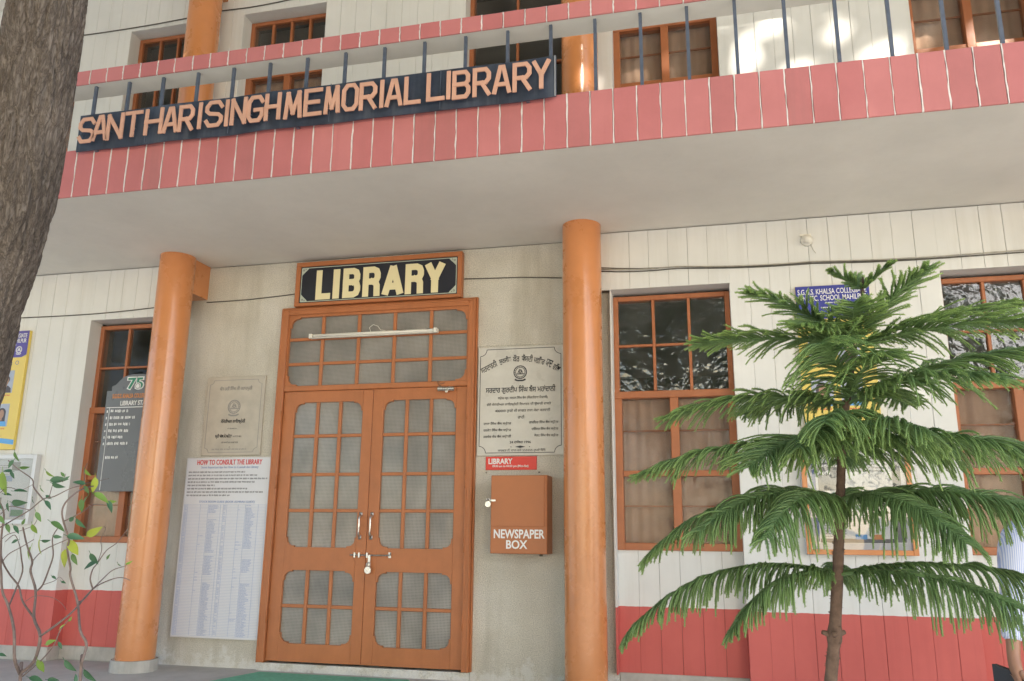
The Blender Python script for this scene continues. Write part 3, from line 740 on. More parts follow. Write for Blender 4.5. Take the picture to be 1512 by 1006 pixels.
# ---- LIBRARY sign over the door
LS = sheet('library_sign', .106, 1.534, 2.737, 3.112, -.045, -.001, MAT['door_wood'], None, .006)
tag(LS, 'wood framed black sign reading LIBRARY in large cream letters above the double door', 'sign')
f_ = MB()
f_.cbox(.106,1.534,-.062,-.0455,3.073,3.112,.004); f_.cbox(.106,1.534,-.062,-.0455,2.737,2.764,.004); f_.cbox(.106,.146,-.062,-.0455,2.764,3.073,.004); f_.cbox(1.499,1.534,-.062,-.0455,2.764,3.073,.004)
f_.build('frame', MAT['door_wood'], LS)
sheet('sign_face', .1465, 1.4985, 2.7645, 3.0725, -.052, -.0455, MAT['sign_face'], LS)
fm = MB(); a, b, c, d = .157, 1.488, 2.775, 3.062
line(fm, [(a,c),(b,c),(b,d),(a,d),(a,c)], .006, -.0528, -.052)
for cx, sx in ((a,1),(b,-1)):
    for cz, sz in ((c,1),(d,-1)):
        pts = [(cx,cz),(cx+sx*.062,cz),(cx+sx*.048,cz+sz*.018),(cx+sx*.03,cz+sz*.034),(cx+sx*.014,cz+sz*.05),(cx,cz+sz*.066)]
        if sx*sz < 0: pts = pts[::-1]
        fm.prism(pts, -.0534, -.052)
fm.build('trim', MAT['sign_trim'], LS)
cm = MB()
for cx, sx in ((a,1),(b,-1)):
    for cz, sz in ((c,1),(d,-1)):
        ring(cm, cx+sx*.016, cz+sz*.018, .005, .008, -.0540, -.0534, 10); ring(cm, cx+sx*.034, cz+sz*.010, .003, .005, -.0540, -.0534, 8)
cm.build('trim_scroll', MAT['sign_face'], LS)
GS = {'L': [[(0,1),(0,0),(1,0)]], 'I': [[(.5,0),(.5,1)]],
 'B': [[(0,0),(0,1)], [(0,1),(.62,1),(.86,.94),(.95,.82),(.95,.68),(.86,.57),(.66,.53)], [(0,.53),(.7,.53),(.92,.45),(1,.32),(1,.19),(.9,.06),(.66,0),(0,0)]],
 'R': [[(0,0),(0,1)], [(0,1),(.64,1),(.88,.94),(.98,.81),(.98,.67),(.88,.55),(.64,.50),(0,.50)], [(.55,.50),(.84,.44),(.94,.32),(.95,0)]],
 'A': [[(.02,0),(.46,1)], [(.54,1),(.98,0)], [(.24,.24),(.76,.24)]], 'Y': [[(.02,1),(.5,.45)], [(.98,1),(.5,.45)], [(.5,.50),(.5,0)]]}
_GL = GL; GL = GS
SIGN = [('L',.289,.420),('I',.438,.500),('B',.527,.681),('R',.700,.855),('A',.868,1.050),('R',1.063,1.222),('Y',1.230,1.394)]
for ch, p, q in SIGN:
    m = MB(); stroke_letter(m, ch, p, q, 2.785, 3.036, .052 if ch in 'LBR' else .058, -.0535, -.0522)
    m.build('letter_'+ch.lower(), MAT['sign_cream'], LS)
GL = _GL

# ---- tube light across the transom
T = MB().box(.283, 1.357, -.085, -.056, 2.455, 2.486)
T = T.build('tube_light', MAT['white_plastic']); tag(T, 'slim white tube light batten fixed across the glazed transom over the door', 'light')
MB().tube([(.315,-.094,2.470),(1.325,-.094,2.470)], .010, 10).build('tube', MAT['white_plastic'], T, True)
for x in (.295, 1.345): MB().cbox(x-.012,x+.012,-.108,-.0855,2.452,2.488,.002).build('end_cap', MAT['white_plastic'], T)
wp = [(.80,-.075,2.49),(.79,-.08,2.52),(.82,-.078,2.545),(.86,-.075,2.53),(.88,-.07,2.50),(.92,-.066,2.495)]
MB().tube(wp, .0022, 6).build('loose_wire', MAT['white_plastic'], T, True)
MB().tube([(1.02,-.09,2.487),(1.12,-.098,2.476),(1.22,-.095,2.472),(1.30,-.088,2.487)], .0022, 6).build('loose_wire', MAT['wire'], T, True)

# ---- small cylinder fitting on the door head
D = MB().tube([(1.385,-.085,2.012),(1.505,-.085,2.010)], .016, 14).tube([(1.378,-.085,2.012),(1.385,-.085,2.012)], .018, 14)
D = D.build('door_closer', MAT['metal'], smooth=True); sharp(D); tag(D, 'short silver cylinder with round knob fixed to the door head, top right', 'fitting')
MB().tube([(1.45,-.105,1.992),(1.45,-.10,1.982)], [.012,.010], 10).build('knob', MAT['white_plastic'], D, True)
MB().box(1.41,1.48,-.068,-.052,1.999,2.022).build('mount', MAT['metal'], D)
MB().tube([(1.40,-.06,2.03),(1.37,-.06,2.05),(1.36,-.058,2.075),(1.39,-.06,2.055),(1.42,-.06,2.062)], .0022, 5).build('loose_wire', MAT['wire'], D, True)

# ---- padlocks
def padlock(x, y, z, s, label):
    p = MB(); n = 16
    vs = [(x+s*math.cos(2*math.pi*k/n), y+d_, z+s*math.sin(2*math.pi*k/n)) for d_ in (-.012, .0) for k in range(n)]
    p.add(vs, [tuple(range(n)), tuple(range(2*n-1,n-1,-1))]+[(k, n+k, n+(k+1)%n, (k+1)%n) for k in range(n)])
    o = p.build('padlock', MAT['metal'])
    tag(o, label, 'padlock')
    MB().tube([(x-s*.55,y-.006,z+s*.7),(x-s*.5,y-.006,z+s*1.7),(x,y-.006,z+s*2.1),(x+s*.5,y-.006,z+s*1.7),(x+s*.55,y-.006,z+s*.7)], s*.16, 8).build('shackle', MAT['metal'], o, True)
    return o
padlock(.868, -.058, .676, .026, 'round steel padlock hanging from the bolt of the double door')

# ---- left plaque
P1 = sheet('stone_plaque', -.650, -.122, 1.537, 2.180, -.018, -.0005, MAT['marble_old'], None, .003)
tag(P1, 'worn beige stone plaque above the white chart, left of the door', 'plaque')
fancy_border(MB(), -.622, -.150, 1.562, 2.152, .035, .0035, -.0192, -.018).build('border_line', MAT['ink_grey'], P1)
y = -.018; K = MAT['ink_black']; Gk = MAT['ink_grey']
text('ਸੰਤ ਹਰੀ ਿਸੰਘ ਜੀ ਕਹਾਰਪੁਰੀ', -.53, -.235, 2.060, 2.102, y, Gk, P1, bold=.012)
emblem(-.386, 1.930, .058, y, Gk, P1)
text('ਮੈਮੋਰੀਅਲ ਲਾਇਬ੍ਰੇਰੀ', -.495, -.275, 1.790, 1.832, y, K, P1, bold=.012)
text('ਦਾ ਉਦਘਾਟਨ', -.43, -.345, 1.745, 1.760, y, Gk, P1)
text('ਸ੍ਰੀ ਐਚ.ਕੇ.ਅਰੋੜਾ', -.535, -.385, 1.672, 1.712, y, K, P1, bold=.01)
text('ਆਈ.ਏ.ਐਸ.', -.375, -.295, 1.682, 1.698, y, Gk, P1)
text('ਵਲੋਂ ਆਪਣੇ ਕਰ ਕਮਲਾਂ ਨਾਲ', -.475, -.325, 1.635, 1.652, y, Gk, P1)
text('ਨੇ', -.405, -.392, 1.598, 1.612, y, Gk, P1)
marks(-.555, -.245, 1.568+.012, .014, y-.0008, Gk, P1)

# ---- chart board
P2 = sheet('chart_board', -.757, -.010, .150, 1.518, -.030, -.001, MAT['white_sheet'], None, .002)
tag(P2, 'tall white board headed HOW TO CONSULT THE LIBRARY with blue table', 'notice board')
fr = MB(); line(fr, [(-.756,.151),(-.011,.151),(-.011,1.517),(-.756,1.517),(-.756,.151)], .007, -.0325, -.030); fr.build('edge_trim', MAT['aluminium'], P2)
y = -.030
text('HOW TO CONSULT THE LIBRARY', -.665, -.085, 1.462, 1.503, y, MAT['ink_red'], P2, bold=.015)
text('Some Important tips for How to Consult the Library', -.625, -.115, 1.428, 1.453, y, MAT['ink_blue'], P2)
zz = 1.398
for i, (a, b) in enumerate([(-.735,-.23),(-.735,-.12),(-.735,-.03),(-.735,-.13),(-.735,-.49),(-.735,-.20),(-.735,-.06),(-.735,-.34)]):
    marks(a, b, zz, .014, y-.0008, MAT['ink_dark'], P2); zz -= .0262
text('STOCK ROOM GUIDE (BOOK ALMIRAH GUIDE)', -.615, -.125, 1.158, 1.180, y, MAT['ink_blue'], P2)
cols_ = [-.745,-.715,-.60,-.53,-.42,-.395,-.365,-.265,-.20,-.09,-.022]
gl_ = MB()
for x in cols_: gl_.box(x-.0008, x+.0008, y-.0009, y, .165, 1.150)
n = 88
for i in range(n+1):
    z = .165+(1.150-.165)*i/n; gl_.box(-.745, -.022, y-.0006, y, z-.0006, z+.0006)
gl_.build('table_grid', MAT['ink_blue'], P2)
tm = MB()
for i in range(n):
    z = .165+(1.150-.165)*i/n+.0024
    for j, dens in ((0,.9),(2,.15),(3,.85),(5,.8),(7,.15),(8,.8)):
        if j in (3, 8):
            if noise.noise(Vector((i*.12, j, 1))) > (-.28 if j == 3 else -.1): marks(cols_[j]+.006, cols_[j]+random.uniform(.05,.09), z, .0058, y-.0010, MAT['ink_blue'], P2, tm)
        elif random.random() < dens*(.5 if j in (2,7) else 1): marks(cols_[j]+.004, min(cols_[j+1]-.006, cols_[j]+random.uniform(.018,.06)), z, .0050, y-.0010, MAT['ink_blue'], P2, tm)
tm.build('table_print', MAT['ink_blue'], P2)['kind'] = 'stuff'

# ---- marble plaque right of the door
P3 = sheet('marble_plaque', 1.672, 2.330, 1.508, 2.330, -.020, -.0005, MAT['marble'], None, .003)
tag(P3, 'large white marble plaque with black lettering between the door and the right column', 'plaque')
y = -.020
fancy_border(MB(), 1.690, 2.312, 1.528, 2.312, .050, .0045, y-.0012, y).build('border_line', K, P3)
arcw = [('ਸਰਦਾਰਨੀ',-.228,.135),('ਸੁਰਜੀਤ',-.110,.095),('ਕੌਰ',-.030,.052),('ਬੈਂਸਦੀ',.048,.092),('ਪਵਿੱਤਰ',.142,.085),('ਯਾਦ',.212,.05),('ਵਿੱਚ',.270,.055)]
for wd, cx, w in arcw:
    t = text(wd, 2.001+cx-w/2, 2.001+cx+w/2, 2.212-cx*cx*1.05, 2.268-cx*cx*1.05, y, K, P3, bold=.012)
    t.rotation_euler = (0, math.atan(2.1*cx), 0); t.location.z += .5*w*math.sin(math.atan(2.1*cx))
emblem(2.001, 2.130, .052, y, K, P3)
text('ਸਰਦਾਰ ਗੁਰਦੀਪ ਿਸੰਘ ਬੈਂਸ ਮਹਾਂਦਾਨੀ', 1.735, 2.270, 1.968, 2.030, y, K, P3, bold=.014)
text('ਸਪੁੱਤਰ ਸ੍ਰ. ਸਵਰਨ ਿਸੰਘ ਬੈਂਸ (ਿਸੰਗੜੀਵਾਲ ਿਨਵਾਸੀ)', 1.83, 2.21, 1.922, 1.950, y, K, P3)
text('ਵੱਲੋਂ ਮੈਮੋਰੀਅਲ ਲਾਇਬ੍ਰੇਰੀ ਇਮਾਰਤ ਦੀ ਉਸਾਰੀ ਵਾਸਤੇ', 1.745, 2.235, 1.874, 1.902, y, K, P3)
text('400000 ਰੁਪਏ ਦੀ ਲਾਗਤ ਨਾਲ ਸੇਵਾ ਕਰਵਾਈ', 1.81, 2.23, 1.826, 1.855, y, K, P3)
text('ਰਾਹੀਂ', 1.985, 2.035, 1.780, 1.806, y, K, P3)
for i, z in enumerate((1.733, 1.684, 1.636)):
    text(['ਰਾਜਾ ਿਸੰਘ ਬੈਂਸ ਸਪੁੱਤਰ','ਹਰਜੋਤ ਿਸੰਘ ਬੈਂਸ ਸਪੁੱਤਰ','ਹਰਦੇਵ ਕੌਰ ਬੈਂਸ ਸਪੁੱਤਰੀ'][i], 1.722, 1.935, z, z+.026, y, K, P3, bold=.008)
    text(['ਰਾਜਿੰਦਰ ਿਸੰਘ ਬੈਂਸ ਸਪੁੱਤਰ','ਦਿਵੰਦਰ ਿਸੰਘ ਬੈਂਸ ਸਪੁੱਤਰ','ਸੋਹਣ ਿਸੰਘ ਬੈਂਸ ਸਪੁੱਤਰ'][i], 2.070+.02*i, 2.290, z+.004, z+.030, y, K, P3, bold=.008)
text('24 ਦਸੰਬਰ 1996', 1.925, 2.085, 1.596, 1.619, y, K, P3, bold=.008)
dm = MB(); dm.prism([(1.965,1.571),(2.005,1.562),(2.045,1.571),(2.005,1.580)], y-.001, y); disc(dm, 1.935, 1.571, .004, y-.001, y, 8); disc(dm, 2.075, 1.571, .004, y-.001, y, 8); dm.build('ornament', K, P3)
text('ਮਾਰਫਤ ਨੰ. ਦਾਨ ਵਜੋਂ 555555 ਰੁਪਏ ਿਦੱਤੇ', 1.835, 2.195, 1.528+.006, 1.528+.030, y, K, P3)

# ---- red opening-hours plate
P4 = sheet('hours_plate', 1.740, 2.126, 1.404, 1.502, -.008, -.0005, MAT['red_sheet'])
tag(P4, 'small red plate reading LIBRARY with opening hours, above the newspaper box', 'sign')
text('LIBRARY', 1.762, 1.945, 1.447, 1.488, -.008, MAT['ink_white'], P4, bold=.03)
text('09:00 am to 04:00 pm (Mon-Sat)', 1.792, 2.065, 1.419, 1.440, -.008, MAT['ink_white'], P4, bold=.02)

# ---- newspaper box
NBX = MB().cbox(1.833, 2.240, -.190, -.001, .812, 1.352, .004).build('newspaper_box', MAT['box_paint'])
tag(NBX, 'orange metal wall box lettered NEWSPAPER BOX under the red plate', 'box')
sheet('door', 1.836, 2.222, .998, 1.349, -.1965, -.1905, MAT['box_paint'], NBX, .002)
text('NEWSPAPER', 1.858, 2.222, .916, .978, -.190, MAT['ink_white'], NBX, bold=.022)
text('BOX', 1.948, 2.100, .845, .905, -.190, MAT['ink_white'], NBX, bold=.022)
MB().box(1.826,1.870,-.205,-.197,1.170,1.182).build('hasp', MT, NBX)
MB().tube([(2.17,-.06,.812),(2.17,-.06,.795)], .012, 8).build('bolt', MAT['wire'], NBX, True)
padlock(1.820, -.212, 1.150, .021, 'small steel padlock on the left edge of the newspaper box')
n1 = MB().tube([(1.745,-.012,1.385),(1.745,0,1.385)], .004, 6).build('nail', MAT['wire']); tag(n1, 'small nail in the wall left above the newspaper box', 'nail')
n2 = MB().tube([(2.145,-.014,1.385),(2.145,0,1.385)], .006, 6).build('nail', MAT['wire']); tag(n2, 'dark nail in the wall right above the newspaper box', 'nail')

# ---- staff board before the left window
pts = [(-1.560,1.252),(-.99,1.252),(-.99,2.085),(-1.03,2.085),(-1.03,2.125),(-1.07,2.135),(-1.10,2.17),(-1.15,2.205),(-1.22,2.222),(-1.33,2.222),(-1.40,2.205),(-1.45,2.17),(-1.48,2.135),(-1.515,2.125),(-1.515,2.085),(-1.560,2.085)]
bs = MB(); yy0, yy1 = -.080, -.062
nP = len(pts); c0 = (-1.275, 1.7)
bs.add([(c0[0],yy0,c0[1]),(c0[0],yy1,c0[1])]+[(x,yy0,z) for x,z in pts]+[(x,yy1,z) for x,z in pts],
       [(0,2+i,2+(i+1)%nP) for i in range(nP)]+[(1,2+nP+(i+1)%nP,2+nP+i) for i in range(nP)]+[(2+i,2+nP+i,2+nP+(i+1)%nP,2+(i+1)%nP) for i in range(nP)])
P5 = bs.build('staff_board', MAT['staff_grey'])
tag(P5, 'dark grey stepped-top staff list board leaning before the left window', 'notice board')
y = yy0
text('75', -1.375, -1.205, 2.085, 2.200, y, MAT['ink_white'], P5, bold=.075)
text('75', -1.363, -1.217, 2.095, 2.190, y-.0025, MAT['green'], P5, bold=.02)
lg = MB(); disc(lg, -1.262, 2.118, .030, y-.0062, y-.005, 16); lg.build('logo_disc', MAT['ink_white'], P5)
lg = MB(); ring(lg, -1.262, 2.118, .018, .024, y-.0070, y-.0062, 14); lg.build('logo_ring', MAT['ink_grey'], P5)
text('S.G.G.S. KHALSA COLLEGE MAHILPUR', -1.500, -1.03, 2.020, 2.058, y, MAT['ink_orange'], P5, bold=.03)
text('LIBRARY STAFF', -1.415, -1.135, 1.958, 1.998, y, MAT['ink_white'], P5, bold=.02)
lm_ = MB(); lm_.box(-1.545,-1.005,y-.001,y,1.940,1.946)
for x in (-1.515,-1.185): lm_.box(x-.002,x+.002,y-.0012,y,1.262,1.940)
lm_.build('table_line', MAT['ink_white'], P5)
sm = MB()
for i, z in enumerate((1.900,1.845,1.790,1.735,1.683,1.630,1.515)):
    L_ = [.17,.24,.20,.19,.15,.20,.12][i]
    marks(-1.500, -1.500+L_, z, .026, y-.0014, MAT['ink_white'], P5, sm, word=(.02,.06)); marks(-1.172, -1.06, z, .026, y-.0014, MAT['ink_white'], P5, sm, word=(.02,.06))
    if i < 6: marks(-1.538, -1.525, z, .024, y-.0014, MAT['ink_white'], P5, sm)
sm.build('list_print', MAT['ink_white'], P5)['kind'] = 'stuff'
MB().box(-1.50,-1.46,-.061,-.024,1.36,1.40).build('bracket', MAT['wire'], P5); MB().box(-1.09,-1.05,-.061,-.024,1.36,1.40).build('bracket', MAT['wire'], P5)

# ---- school banners
def bust(parent, cx, z0, w, h, y, hairlong, cloth):
    sheet('portrait', cx-w/2, cx+w/2, z0, z0+h, y-.0008, y, MAT['photo_bg'], parent, .0001)
    m = MB(); disc(m, cx, z0+h*.08, w*.36, y-.0016, y-.0008, 18); p = m
    pts = [(cx-w*.42,z0+.001),(cx+w*.42,z0+.001),(cx+w*.38,z0+h*.20),(cx+w*.16,z0+h*.32),(cx-w*.16,z0+h*.32),(cx-w*.38,z0+h*.20)]
    MB().prism(pts, y-.0016, y-.0008).build('shirt_print', cloth, parent)
    hm = MB(); disc(hm, cx, z0+h*.60, w*(.30 if hairlong else .24), y-.0020, y-.0016, 18)
    if hairlong: hm.prism([(cx-w*.30,z0+h*.22),(cx+w*.30,z0+h*.22),(cx+w*.29,z0+h*.62),(cx-w*.29,z0+h*.62)], y-.00195, y-.0016)
    hm.build('hair_print', MAT['dark_cloth'], parent)
    fm_ = MB(); fm_.prism([(cx+w*.175*math.cos(2*math.pi*i/18), z0+h*.54+h*.20*math.sin(2*math.pi*i/18)) for i in range(18)], y-.0026, y-.0021)
    fm_.prism([(cx-w*.07,z0+h*.26),(cx+w*.07,z0+h*.26),(cx+w*.07,z0+h*.40),(cx-w*.07,z0+h*.40)], y-.0024, y-.0021)
    fm_.build('face_print', MAT['face'], parent)
def banner(x0, label):
    x1 = x0+.478; z0, z1 = 1.598, 2.632; y0 = FW-.032
    b = sheet('school_banner', x0, x1, z0, z1, y0, FW-.004, MAT['yellow'], None, .002)
    tag(b, label, 'banner')
    sheet('header', x0+.001, x1-.001, 2.418, z1-.001, y0-.0008, y0, MAT['navy'] if x0 > 0 else MAT['purple'], b, .0001)
    MB().prism([(x0+.001,2.395),(x1-.05,2.395),(x1-.001,2.418),(x0+.001,2.418)], y0-.0008, y0).build('header_edge', MAT['navy'] if x0 > 0 else MAT['purple'], b)
    text('S.G.G.S. KHALSA COLLEGIATE', x0+.015, x1-.02, 2.570, 2.608, y0-.001, MAT['ink_white'], b, bold=.006)
    text('SEN. SEC. SCHOOL MAHILPUR', x0+.015, x1-.02, 2.524, 2.562, y0-.001, MAT['ink_white'], b, bold=.006)
    marks(x0+.19, x1-.12, 2.502, .012, y0-.0015, MAT['ink_white'], b)
    marks(x0+.16, x1-.14, 2.470, .010, y0-.0015, MAT['ink_white'], b)
    emblem(x1-.085, 2.462, .032, y0-.0008, MAT['ink_white'], b)
    text('made', x1-.23, x1-.135, 2.330, 2.372, y0, MAT['ink_navy'], b)
    ring(MB(), x1-.085, 2.348, .014, .018, y0-.001, y0, 16).build('cap_print', MAT['ink_navy'], b)
    for cx in (x1-.35, x1-.165):
        bust(b, cx, 2.085, .14, .195, y0, False, MAT['dark_cloth']); bust(b, cx, 1.795, .14, .195, y0, True, MAT['sky_blue'])
        marks(cx-.06, cx+.06, 2.058, .011, y0-.0008, MAT['ink_red'], b); marks(cx-.05, cx+.05, 1.770, .011, y0-.0008, MAT['ink_red'], b)
    w = MB(); k = 16; vs = []
    for i in range(k+1):
        x = x0+.001+(x1-x0-.002)*i/k; zc = 1.645+.016*math.sin(i/k*3.6)
        vs += [(x,y0-.0008,zc),(x,y0-.0008,zc+.042)]
    w.add(vs, [(2*i,2*i+2,2*i+3,2*i+1) for i in range(k)]); w.build('wave_print', MAT['sky_blue'], b)
    return b
banner(-2.832, 'yellow and purple school banner with portraits on the wall beside the big tree trunk')
banner(3.984, 'yellow and blue school banner behind the top of the small pine')

# ---- glazed notice frame on the left
NF = MB(); x0, x1, z0, z1 = -2.640, -2.075, .985, 1.552; y0 = FW-.055
NF.box(x0,x1,y0+.012,FW-.003,z0,z1)
NF = NF.build('glazed_notice_board', MAT['aluminium']); tag(NF, 'silver glazed notice frame under the banner, behind the leafy shrub', 'notice board')
fm2 = MB(); fm2.cbox(x0,x0+.035,y0,y0+.0115,z0,z1,.002); fm2.cbox(x1-.035,x1,y0,y0+.0115,z0,z1,.002); fm2.cbox(x0+.035,x1-.035,y0,y0+.0115,z0,z0+.035,.002); fm2.cbox(x0+.035,x1-.035,y0,y0+.0115,z1-.035,z1,.002)
fm2.build('frame', MAT['aluminium'], NF)
sheet('paper', x0+.05, x1-.05, z0+.05, z1-.05, y0+.0095, y0+.0118, MAT['white_sheet'], NF, .0002)
for i, (a, b, c, d, mm) in enumerate([(x1-.24,x1-.16,1.42,1.49,'ink_grey'),(x1-.20,x1-.06,1.04,1.16,'photo_bg'),(x1-.19,x1-.07,1.05,1.10,'green'),(x1-.42,x1-.30,1.05,1.20,'ink_grey'),(x1-.33,x1-.22,1.33,1.38,'ink_blue')]):
    sheet('picture', a, b, c, d, y0+.0078-.0003*i, y0+.0094-.0003*i, MAT[mm], NF, .0002)
mm_ = MB()
for i in range(12): marks(x0+.07, x1-.26, 1.26+i*.018, .009, y0+.0090, K, NF, mm_)
mm_.build('notice_print', MAT['ink_grey'], NF)
MB().box(x0+.035,x1-.035,y0+.0030,y0+.0050,z0+.035,z1-.035).build('glass', MAT['glass_flat'], NF)

# ---- orange notice frame on the right pier
x0, x1, z0, z1 = 3.938, 4.602, .838, 1.587; y0 = FW-.06
NR = MB().box(x0,x1,y0+.014,FW-.003,z0,z1).build('framed_notice_board', MAT['white_sheet']); tag(NR, 'orange framed notice case with posters on the white wall behind the pine', 'notice board')
fm3 = MB(); fm3.cbox(x0,x0+.032,y0,y0+.0135,z0,z1,.003); fm3.cbox(x1-.032,x1,y0,y0+.0135,z0,z1,.003); fm3.cbox(x0+.032,x1-.032,y0,y0+.0135,z0,z0+.032,.003); fm3.cbox(x0+.032,x1-.032,y0,y0+.0135,z1-.032,z1,.003)
fm3.build('frame', MAT['orange_col'], NR)
sheet('poster', x0+.062, x1-.062, z0+.07, z1-.07, y0+.0095, y0+.0138, MAT['ink_white'], NR, .0002)
sheet('poster_edge', x1-.115, x1-.064, z0+.08, z1-.10, y0+.0085, y0+.0094, MAT['staff_grey'], NR, .0002)
sheet('poster_edge', x0+.064, x0+.085, z0+.08, z1-.10, y0+.0085, y0+.0094, MAT['ink_navy'], NR, .0002)
sheet('poster_edge', x0+.09, x1-.12, z0+.075, z0+.10, y0+.0085, y0+.0094, MAT['staff_grey'], NR, .0002)
sheet('picture', x0+.10, x0+.24, 1.24, 1.42, y0+.0082, y0+.0094, MAT['ink_grey'], NR, .0002)
text('Magazine', x0+.095, x0+.235, 1.385, 1.415, y0+.0080, MAT['ink_white'], NR, bold=.02)
text('April', x0+.10, x0+.175, 1.335, 1.372, y0+.0080, MAT['ink_white'], NR, bold=.02)
mm_ = MB()
for i in range(14): marks(x0+.10, x0+.25, .93+i*.017, .009, y0+.0090, K, NR, mm_)
for i in range(8): marks(x0+.29, x1-.14, 1.36+i*.02, .010, y0+.0090, K, NR, mm_)
mm_.build('notice_print', MAT['ink_grey'], NR)
for x, mt in ((x0+.30,'sky_blue'),(x0+.40,'ink_orange')): sheet('picture', x, x+.07, .935, .965, y0+.0080, y0+.0094, MAT[mt], NR, .0002)
MB().box(x0+.032,x1-.032,y0+.0040,y0+.0060,z0+.032,z1-.032).build('glass', MAT['glass_flat'], NR)
for x in (x0+.03, x1-.10): MB().box(x-.003,x+.003,y0+.02,FW-.002,z1+.0005,z1+.028).build('hook', MAT['wire'], NR)

# ---- conduit box with lamp holder on the lintel wall
e = empty('wall_lamp_holder', (4.09, FW, 2.975)); tag(e, 'small white round lamp holder high on the plank wall, right of the column', 'light')
MB().tube([(4.09,FW-.001,2.975),(4.09,FW-.022,2.975)], [.042,.040], 18).build('base_block', MAT['white_plastic'], e, True)
MB().tube([(4.09,FW-.0225,2.975),(4.09,FW-.05,2.968),(4.09,FW-.075,2.958)], [.026,.028,.020], 14).build('holder', MAT['white_plastic'], e, True)
MB().tube([(4.11,FW-.02,2.94),(4.125,FW-.015,2.90),(4.14,FW-.012,2.875)], .0025, 5).build('loose_wire', MAT['wire_pale'], e, True)
MB().box(4.045,4.12,FW-.012,FW-.001,3.008,3.022).build('cover', MAT['white_plastic'], e)

# ---- cables
def cable(pts, r_, mat, label, name='wall_cable'):
    P_ = []
    for (a, b) in zip(pts[:-1], pts[1:]):
        n = max(2, int(abs(b[0]-a[0])/.12))
        for i in range(n):
            t = i/n; w = noise.noise(Vector((a[0]+(b[0]-a[0])*t*1.0, a[2]*7, r_*900)))*.008
            P_.append((a[0]+(b[0]-a[0])*t, a[1]+(b[1]-a[1])*t, a[2]+(b[2]-a[2])*t+w-.012*math.sin(math.pi*t)*(1 if n > 3 else 0)))
    P_.append(pts[-1])
    o = MB().tube(P_, r_, 6).build(name, mat, smooth=True); return tag(o, label, 'cable')
yc = FW-.008
cable([(-4.4,yc,2.742),(-2.51,yc,2.758),(-1.153,yc,2.776),(-1.0,yc,2.79)], .0045, MAT['wire'], 'thin dark cable along the plank wall above the left window')
cable([(-.74,-.010,2.835),(.085,-.010,2.859),(.10,-.010,2.862)], .0040, MAT['wire'], 'thin dark cable between the left column and the LIBRARY sign')
cable([(1.54,-.010,2.898),(2.0,-.010,2.878),(2.32,-.012,2.853)], .0040, MAT['wire'], 'thin dark cable between the LIBRARY sign and the right column')
c1 = [(2.640,yc,2.842),(3.189,yc,2.828),(4.117,yc,2.804),(5.437,yc,2.788),(8.2,yc,2.77)]
cable(c1, .0042, MAT['wire'], 'dark cable, lowest of the bundle over the right-hand windows')
cable([(a,b-.004,c+.014) for a,b,c in c1], .0040, MAT['wire_pale'], 'pale cable in the middle of the bundle over the right-hand windows')
cable([(a,b,c+.026-.009*i) for i,(a,b,c) in enumerate(c1)], .0036, MAT['wire'], 'dark cable, highest of the bundle beside the right column')
cable([(-4.4,yc,5.53),(-2.341,yc,5.537),(-1.165,yc,5.548),(-.781,yc,5.567),(-.102,yc,5.578),(1.4,yc,5.60)], .0055, MAT['wire'], 'dark cable on the upper storey wall above the windows')

# ---- green mat
mt_ = MB(); vs = []
poly = [(-.02,-.60),(1.30,-.60),(1.26,-.165),(.10,-.165)]
mt_.add([(x,y_,FLOOR+.004) for x,y_ in poly]+[(x,y_,FLOOR+.014) for x,y_ in poly], [(3,2,1,0),(4,5,6,7)]+[(i,(i+1)%4,4+(i+1)%4,4+i) for i in range(4)])
mo = mt_.build('door_mat', MAT['mat_green']); tag(mo, 'green mat lying on the porch floor before the double door', 'mat')

